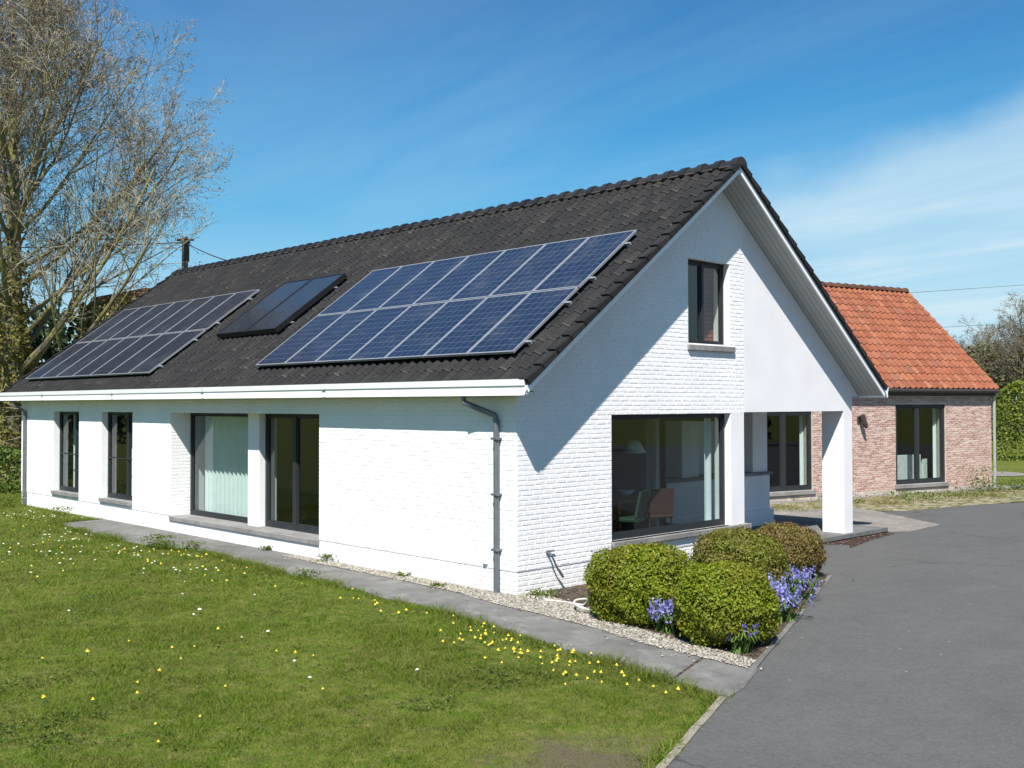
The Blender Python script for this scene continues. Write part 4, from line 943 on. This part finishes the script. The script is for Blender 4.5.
for src, pts in ((dl, yel), (ds, whi)):
    pts = pts[inpoly(pts, [(x, y-.08) if i > 3 else (x, y) for i, (x, y) in enumerate(lawn_poly)])]; first = True
    for x, y in pts:
        s_ = random.uniform(.75, 1.35)*(1.0 if src is dl else 1.15)
        if first: o = src; o.location = (x, y, 0); first = False
        else: o = dup(src, (x, y, 0), src['label'])
        o.rotation_euler = (random.uniform(-.35, .35), random.uniform(-.35, .35), random.uniform(0, 6)); o.scale = (s_, s_, s_)

# ------------------------------------------------------------------ shrubs
def shrub(name, label, c, rad, n, size, mat, pw=2.6, seed=0, core=None):
    c = np.array(c); rad = np.array(rad); r_ = np.random.default_rng(seed)
    t = thing(name, label, 'shrub', (c[0], c[1], .02))
    d = unit(r_.normal(0, 1, (n*2, 3))); d = d[d[:, 2] > -.75][:n]; n = len(d)
    sup = (np.abs(d)**pw).sum(1)**(-1/pw); ph = r_.uniform(0, 6.28, 6)
    lump = 1+.05*np.sin(d[:, 0]*7+ph[0])*np.sin(d[:, 1]*8+ph[1])+.045*np.sin(d[:, 0]*3+ph[5])*np.sin(d[:, 2]*4+ph[2])+.035*np.sin(d[:, 2]*11+ph[2]+d[:, 0]*5)+.02*np.sin(d[:, 0]*23+ph[3])*np.sin(d[:, 2]*19+ph[4])
    rr_ = sup*lump*(1-np.abs(r_.normal(0, .055, n))+.012)
    P = d*rr_[:, None]*rad
    V = leaf_quads(P, d*1.0, size, .62, .75)
    inner = r_.random(n) < .75; V = np.concatenate([V, leaf_quads(P[inner]*r_.uniform(.74, .92, (inner.sum(), 1)), d[inner], size*1.3, .7, .6)])
    stray = r_.integers(0, n, n//14); Ps = P[stray]*(1+r_.uniform(.01, .09, (len(stray), 1))); V = np.concatenate([V, leaf_quads(Ps, d[stray], size*1.2, .4, 1.2)])
    V = V+np.array([0, 0, c[2]-.02]); V[:, :, 2] = np.maximum(V[:, :, 2], .01)
    link_mesh('foliage', np_mesh('foliage', V, 4), M[mat], t)
    # woody inside: branches fanning out from the base
    m = MB()
    for k in range(46):
        q = unit(r_.normal(0, 1, (1, 3)))[0]; q[2] = abs(q[2])*.9-.15; e = q*rad*.86; 
        m.tube([(r_.normal(0, .06), r_.normal(0, .06), 0), tuple(e*.45+np.array([0, 0, c[2]*.45])), tuple(e+np.array([0, 0, c[2]]))], [.016, .011, .005], 5, False)
    m.local('stems', M['bark_brown'], t)
    return t
shrub('box_shrub', 'bright green clipped box shrub nearest the house corner, under the gable window', (2.16, .02, .43), (.575, .575, .455), 16000, .036, 'box_leaf', 3.2, 1)
shrub('box_shrub', 'large rounded green box shrub at the front of the bed beside the path', (3.58, -.30, .42), (.52, .53, .45), 15000, .034, 'box_leaf', 2.5, 2)
shrub('box_shrub', 'olive green rounded box shrub behind the front one in the bed', (2.16, 2.06, .44), (.60, .60, .47), 13000, .036, 'box_leaf_olive', 2.4, 3)
shrub('brown_shrub', 'brownish rounded shrub at the far end of the bed next to the porch terrace', (1.66, 4.05, .38), (.52, .52, .42), 11000, .034, 'box_leaf_brown', 2.4, 4)

def bluebells(label, x, y, rad, nf, nl, h, mat, seed):
    r_ = np.random.default_rng(seed); t = thing('bluebell_clump', label, 'flowers', (x, y, .025))
    # strap leaves
    tl = []
    for k in range(nl):
        a = r_.uniform(0, 6.28); L = h*r_.uniform(.7, 1.25); b0 = r_.normal(0, rad*.35, 2); dx, dy = math.cos(a), math.sin(a); w = r_.uniform(.016, .028); out = r_.uniform(.45, 1.15)
        px, py = -dy*w/2, dx*w/2; prev = None
        for j, (f, z) in enumerate(((0, 0), (.35, .6), (.7, .82), (1.0, .62))):
            c = np.array([b0[0]+dx*L*out*f, b0[1]+dy*L*out*f, L*z]); ww = (1, 1, .8, .05)[j]
            q = (c+np.array([px, py, 0])*ww, c-np.array([px, py, 0])*ww)
            if prev: tl.append([prev[0], prev[1], q[1], q[0]])
            prev = q
    link_mesh('leaves', np_mesh('leaves', np.array(tl), 4), M['strap_leaf'], t)
    Ps, Ns = [], []; m = MB()
    for k in range(nf):
        b0 = r_.normal(0, rad*.5, 2); hh = h*r_.uniform(.85, 1.4); lean = r_.normal(0, .07, 2)
        m.tube([(b0[0]*.6, b0[1]*.6, 0), (b0[0]+lean[0], b0[1]+lean[1], hh)], .004, 4, False)
        for j in range(26):
            z = hh*(.50+.52*j/26); a = r_.uniform(0, 6.28); rr2 = .036*(1.15-j/26*.6)
            Ps.append((b0[0]+lean[0]*z/hh+rr2*math.cos(a), b0[1]+lean[1]*z/hh+rr2*math.sin(a), z)); Ns.append((math.cos(a), math.sin(a), .1))
    m.local('stalks', M['stalk'], t)
    link_mesh('flowers', np_mesh('flowers', leaf_quads(np.array(Ps), np.array(Ns), .034, .8, .6), 4), M[mat], t)
bluebells('blue hyacinth clump between the left and front box shrubs', 2.85, -.32, .17, 40, 100, .27, 'bluebell', 1)
bluebells('largest blue hyacinth clump, right of the front box shrub beside the drive', 3.30, 1.12, .24, 85, 200, .31, 'bluebell', 2)
bluebells('blue hyacinth clump farther back, in front of the brownish shrub', 2.70, 2.55, .22, 60, 150, .31, 'bluebell', 3)
bluebells('pale bluish hyacinths low against the olive box shrub', 2.86, 1.75, .18, 14, 110, .33, 'bluebell', 5)
bluebells('single dark violet hyacinth with broad leaves in front of the front shrub', 3.98, -.62, .11, 4, 42, .27, 'violet', 4)

# ------------------------------------------------------------------ trees
def bare_tree(name, label, loc, spec, seed, mats, ivy=None, group=None, bud=.06, buds=True, rmin=.0065, cone=None, jit=.10, ang=(.5, 1.15)):
    """spec: height of trunk, trunk radius, limb count, limb length, (children per level), spread"""
    rnd = random.Random(seed); t = thing(name, label, 'tree', loc, group)
    big, twg, tips = MB(), MB(), []
    H0, R0, nl, LL, kids, spread, lowz = spec
    def branch(p, d, L, r, lvl):
        n = 5 if lvl < 2 else 3; pts = [p]; dirs = [d]; q = p.copy(); dd = d.copy()
        for i in range(n):
            up = (.16, .10, .06, .03, 0)[min(lvl, 4)]
            dd = (dd+Vector((rnd.gauss(0, 1), rnd.gauss(0, 1), rnd.gauss(0, 1)))*(jit+.035*lvl)+Vector((0, 0, up))).normalized()
            q = q+dd*(L/n); pts.append(q); dirs.append(dd)
        rad = [max(r*(1-.75*i/n), rmin) for i in range(n+1)]
        (big if lvl <= 1 else twg).tube(pts, rad, 7 if lvl == 0 else (5 if lvl == 1 else 3), False)
        if lvl >= len(kids): tips.append(pts[-1]); tips.append(pts[-2]); return
        for k in range(kids[lvl]):
            f = (.18 if lvl else .25)+(.80 if lvl else .73)*(k+rnd.random())/kids[lvl]; j = min(int(f*n), n-1); g = f*n-j
            bp = pts[j].lerp(pts[j+1], g); ax = dirs[j+1]
            s = Vector((rnd.gauss(0, 1), rnd.gauss(0, 1), rnd.gauss(0, .6))); s = (s-ax*s.dot(ax)).normalized()
            a = rnd.uniform(*ang); nd = (ax*math.cos(a)+s*math.sin(a)).normalized()
            l = L*(1-.55*f)*rnd.uniform(.42, .68)
            branch(bp, nd, l, max(rad[j]*.46, rmin), lvl+1)
    if cone:      # central leader with limbs getting shorter and steeper upwards
        HT, z0, zn = cone
        big.tube([(0, 0, -.2), (0, 0, .4), (.05, .02, HT*.2), (-.08, .1, HT*.45), (.05, 0, HT*.7), (0, .05, HT)], [R0*1.3, R0*1.05, R0*.85, R0*.55, R0*.28, .02], 10, False)
        for i in range(nl):
            f = (i+rnd.random())/nl; z = z0+(zn-z0)*f**1.15; a = i*2.399+rnd.uniform(-.4, .4); tilt = (1.24-.66*f)*rnd.uniform(.75, 1.1)
            d = Vector((math.cos(a)*math.sin(tilt), math.sin(a)*math.sin(tilt), math.cos(tilt)))
            branch(Vector((0, 0, z)), d, LL*(1-.50*f*f-.06*f)*rnd.uniform(.85, 1.08), R0*(.27-.15*f)*rnd.uniform(.8, 1.1), 0)
    else:
        big.tube([(0, 0, -.2), (0, 0, .3), (.03*R0, 0, H0*.6), (0, .03, H0)], [R0*1.35, R0*1.1, R0*.95, R0*.85], 10, False)
        for i in range(nl):
            a = 2*math.pi*i/nl+rnd.uniform(-.4, .4); tilt = rnd.uniform(.12, spread) if i else .06
            z = H0 if i % 2 == 0 else H0*rnd.uniform(lowz, 1.0)
            d = Vector((math.cos(a)*math.sin(tilt), math.sin(a)*math.sin(tilt), math.cos(tilt)))
            branch(Vector((0, 0, z-.1)), d, LL*rnd.uniform(.8, 1.05)*(1-.20*tilt/1.2), R0*rnd.uniform(.30, .46), 0)
    big.local('trunk', M[mats[0]], t); twg.local('twigs', M[mats[1]], t)
    if buds:
        P = np.array([tuple(v) for v in tips]); P = np.repeat(P, 2, 0)+rng.normal(0, bud*1.2, (len(P)*2, 3))
        link_mesh('buds', np_mesh('buds', leaf_quads(P, np.tile([0, 0, 1.0], (len(P), 1)), bud, .5, 1.5), 4), M[mats[2]], t)
    if ivy:
        n, rad, z1, size = ivy; z = rng.uniform(.2, z1, n)*rng.random(n)**.35; a = rng.uniform(0, 6.28, n); r = rad*(1+.5*np.sin(z*1.9+1)*np.sin(a*2+z))*(.65+.6*rng.random(n))*(1-.35*z/z1)
        P = np.stack([r*np.cos(a), r*np.sin(a), z], 1); N = np.stack([np.cos(a), np.sin(a), np.full(n, .3)], 1)
        link_mesh('ivy', np_mesh('ivy', leaf_quads(P, N, size, .8, .7), 4), M['ivy'], t)
    return t
bare_tree('bare_tree', 'tall leafless tree with yellowish mossy trunk behind the left end of the house', (-29.3, 3.2, 0), (4.2, .46, 46, 9.4, (13, 7, 5), 1.45, .42), 5, ('bark', 'twig', 'bud'), (6500, .75, 9.5, .12), bud=.075, cone=(18.5, 2.8, 15.0), rmin=.007, jit=.055, ang=(.42, .95))
# wood beyond the lawn on the right: three prototypes, then copies
protos = []
wood = [(-24.2, 66.5, .92), (-22.6, 68.5, .78), (-21.0, 66.0, .86), (-18.2, 67.0, 1.12), (-19.6, 70, .92), (-26.5, 66, .85), (-29.5, 68, .8), (-15.5, 70, 1.1), (-23.3, 72, .9), (-17.0, 63.5, .95)]
wl = ['bare tree just right of the orange roof, tallest twigs there', 'bare tree second right from the orange roof', 'low bare tree in the dip of the wood skyline', 'tall bare tree near the right picture edge', 'bare tree at the right edge behind the tall one', 'bare tree mostly hidden behind the orange roof verge', 'bare tree hidden behind the annex ridge', 'bare tree beyond the right picture edge', 'bare tree deep in the wood behind the skyline dip', 'short bare tree in front of the wood above the hedge']
for i, ((x, y, s_), lab) in enumerate(zip(wood, wl)):
    if i < 3:
        t = bare_tree('woodland_tree', lab, (x, y, 0), (2.2, .16, 8, 7.0, (8, 7, 5), .95, .4), 20+i, ('bark_brown', 'twig_far', 'bud_far'), None, 'bare trees of the wood behind the annex', bud=.07, rmin=.011); protos.append(t)
    else: t = dup(protos[i % 3], (x, y, 0), lab, 'bare trees of the wood behind the annex')
    t.scale = (s_*1.05, s_*1.05, s_); t.rotation_euler = (0, 0, i*1.3)
def leafmass(name, label, cat, c, rad, n, size, mat, pw=2.5, kind=None, hollow=.25, group=None):
    c = np.array(c); rad = np.array(rad); d = unit(rng.normal(0, 1, (n, 3))); sup = (np.abs(d)**pw).sum(1)**(-1/pw)
    lump = 1+.12*np.sin(d[:, 0]*5*max(1, rad[0]/3)+1)*np.sin(d[:, 2]*6)+.09*np.sin(d[:, 1]*9*max(1, rad[1]/3))*np.sin(d[:, 0]*11+d[:, 2]*7)
    P = d*(sup*lump*(1-np.abs(rng.normal(0, hollow*.5, n))))[:, None]*rad; P[:, 2] = np.maximum(P[:, 2], -c[2]+.02)
    o = link_mesh(name, np_mesh(name, leaf_quads(P+np.array([0, 0, c[2]]), d, size, .65, .9), 4), M[mat], None, (c[0], c[1], 0)); return tag(o, label, cat, group, kind)
def hedge(name, label, p0, p1, wid, h, n, size, mat, z0=0.0):
    p0, p1 = np.array(p0), np.array(p1); L = np.linalg.norm(p1-p0); ex = (p1-p0)/L; ey = np.array([-ex[1], ex[0]])
    side = rng.random(n); u = rng.uniform(0, L, n); w = np.where(side < .38, -wid/2, np.where(side < .6, wid/2, rng.uniform(-wid/2, wid/2, n))); z = np.where(side < .6, rng.uniform(.02, h, n), h)
    lump = .10*np.sin(u*2.1)+.08*np.sin(u*5.3+z*2)+.06*np.sin(z*4+u); w = w*(1+lump*.6)+rng.normal(0, .05, n); z = z*(1+.10*np.sin(u*.9+1)+.05*np.sin(u*3.7))+rng.normal(0, .05, n); z = np.maximum(z, .02)+z0
    P = np.stack([u[:, None]*ex+w[:, None]*ey], 1)[:, 0]; P = np.concatenate([P, z[:, None]], 1); Nn = np.concatenate([np.sign(w)[:, None]*ey*.7, np.where(side < .6, .2, 1.0)[:, None]], 1)
    o = link_mesh(name, np_mesh(name, leaf_quads(P, Nn, size, .65, .8), 4), M[mat], None, (p0[0], p0[1], 0)); return tag(o, label, 'hedge')
hedge('tall_hedge', 'tall bright green hedge beyond the lawn right of the annex', (-15.5, 38.5), (8, 46), 2.2, 3.1, 60000, .13, 'hedge_bright')
leafmass('undergrowth', 'brownish green undergrowth below the bare trees of the wood', 'undergrowth', (-22, 64, 2.0), (15, 2.5, 4.2), 30000, .26, 'bud_far', 3, 'stuff')
hedge('low_hedge', 'low clipped hedge beyond the lawn at the left end of the house', (-28.5, -4.5), (-20.0, 4.4), 1.1, 1.12, 16000, .10, 'hedge_leaf')
leafmass('evergreen_bush', 'dark evergreen bush behind the low hedge at the left picture edge', 'bush', (-32.3, 1.6, 2.4), (2.6, 2.6, 2.7), 9000, .2, 'evergreen', 2.2)
leafmass('evergreen_bush', 'dark bush beside the mossy trunk behind the house', 'bush', (-33.5, 4.8, 2.6), (2.4, 2.4, 3.0), 8000, .2, 'evergreen', 2.2)
leafmass('far_wood', 'far dark wood closing the view beyond the left end of the house', 'wood', (-62, 6, 3.5), (6, 28, 5.5), 26000, .5, 'evergreen', 3, 'stuff')
# neighbour shed roof behind the far gable
shed = thing('garden_shed', 'mossy orange roofed shed peeking out behind the far roof edge', 'shed', (-29.2, 8.6, 0))
m = MB(); m.box(-31.4, -27.0, 6.6, 10.6, 0, 5.0); m.build('wall', M['brick_red'], shed)
m = MB()
m.prism([(-31.6, 6.3, 4.9), (-31.6, 10.9, 4.9), (-31.6, 9.0, 6.9), (-31.6, 7.0, 6.9)], (4.9, 0, 0)); m.build('roof', M['shed_tile'], shed)
n = 2600; P = np.stack([rng.uniform(-2.4, 2.3, n), rng.uniform(-2.3, -1.2, n), rng.uniform(4.2, 6.6, n)], 1)
link_mesh('ivy', np_mesh('ivy', leaf_quads(P, np.tile([.3, -.8, .4], (n, 1)), .2, .8, .7), 4), M['ivy'], shed)
# trees and hedge on the far side of garden and drive: they show as reflections in the panes
hedge('boundary_hedge', 'tall dark hedge along the garden boundary behind the viewpoint', (-60, -50), (24, -54), 2.5, 4.2, 14000, .45, 'evergreen')
hedge('boundary_hedge', 'tall dark hedge on the far side of the drive behind the viewpoint', (32, -28), (30, 34), 2.5, 4.2, 9000, .42, 'evergreen')
for i, (x, y, h) in enumerate(((-36, -56, 9), (-20, -58, 11), (-6, -58, 10), (34, -8, 9), (35, 6, 8), (34, 19, 9.5))):
    t = thing('broad_tree', f'leafy tree {"beyond the boundary hedge" if i < 3 else "across the drive"} outside the picture', 'tree', (x, y, 0), 'leafy trees around the garden')
    m = MB(); m.tube([(0, 0, -.1), (.1, 0, h*.3), (0, .1, h*.6)], [.3, .24, .12], 8); m.local('trunk', M['bark_brown'], t)
    nn = 3500; d = unit(rng.normal(0, 1, (nn, 3))); lump = 1+.22*np.sin(d[:, 0]*6+i)*np.sin(d[:, 1]*5)+.15*np.sin(d[:, 2]*8+i); P = d*(lump*rng.random(nn)**.25)[:, None]*np.array([3.6, 3.6, h*.38])+np.array([0, 0, h*.62])
    link_mesh('crown', np_mesh('crown', leaf_quads(P, d, .55, .7, .9), 4), M['hedge_leaf'], t)

# ------------------------------------------------------------------ pole and wires
pole = thing('utility_pole', 'wooden utility pole with dark fittings behind the far end of the ridge', 'pole', (-28.94, 9.65, 0))
m = MB(); m.tube([(-28.94, 9.65, -.2), (-28.94, 9.65, 9.3)], [.17, .12], 9); m.build('shaft', M['pole_wood'], pole)
m = MB(); m.box(-29.12, -28.76, 9.5, 9.8, 9.05, 9.12); m.cbox(-28.86, -28.74, 9.55, 9.75, 8.3, 9.2, .02); m.tube([(-29.25, 9.4, 9.2), (-28.7, 9.9, 9.2)], .05, 6); m.build('insulator_bracket', M['black'], pole)
def wire(a, b, sag, r, label):
    m = MB(); a, b = Vector(a), Vector(b); pts = [tuple(a.lerp(b, i/12)-Vector((0, 0, sag*4*(i/12)*(1-i/12)))) for i in range(13)]
    tag(m.build('overhead_wire', M['wire'], None, loc=tuple((a+b)/2)) if m.tube(pts, r, 5, False) else m.build('overhead_wire', M['wire'], None, loc=tuple((a+b)/2)), label, 'wire')
wire((-28.94, 9.65, 9.1), (-36.5, 2.0, 8.95), .1, .022, 'dark overhead wire running left from the utility pole')
wire((-28.94, 9.65, 9.1), (-16.3, MID, ZR+.10), .05, .018, 'thin service wire from the pole down to the house ridge')
wire((-75, 75.4, 12.9), (22, 172, 23.0), 1.0, .022, 'upper thin power line in the sky above the wood')
wire((-75, 75.4, 9.4), (22, 172, 17.5), 1.0, .022, 'lower thin power line in the sky above the wood')
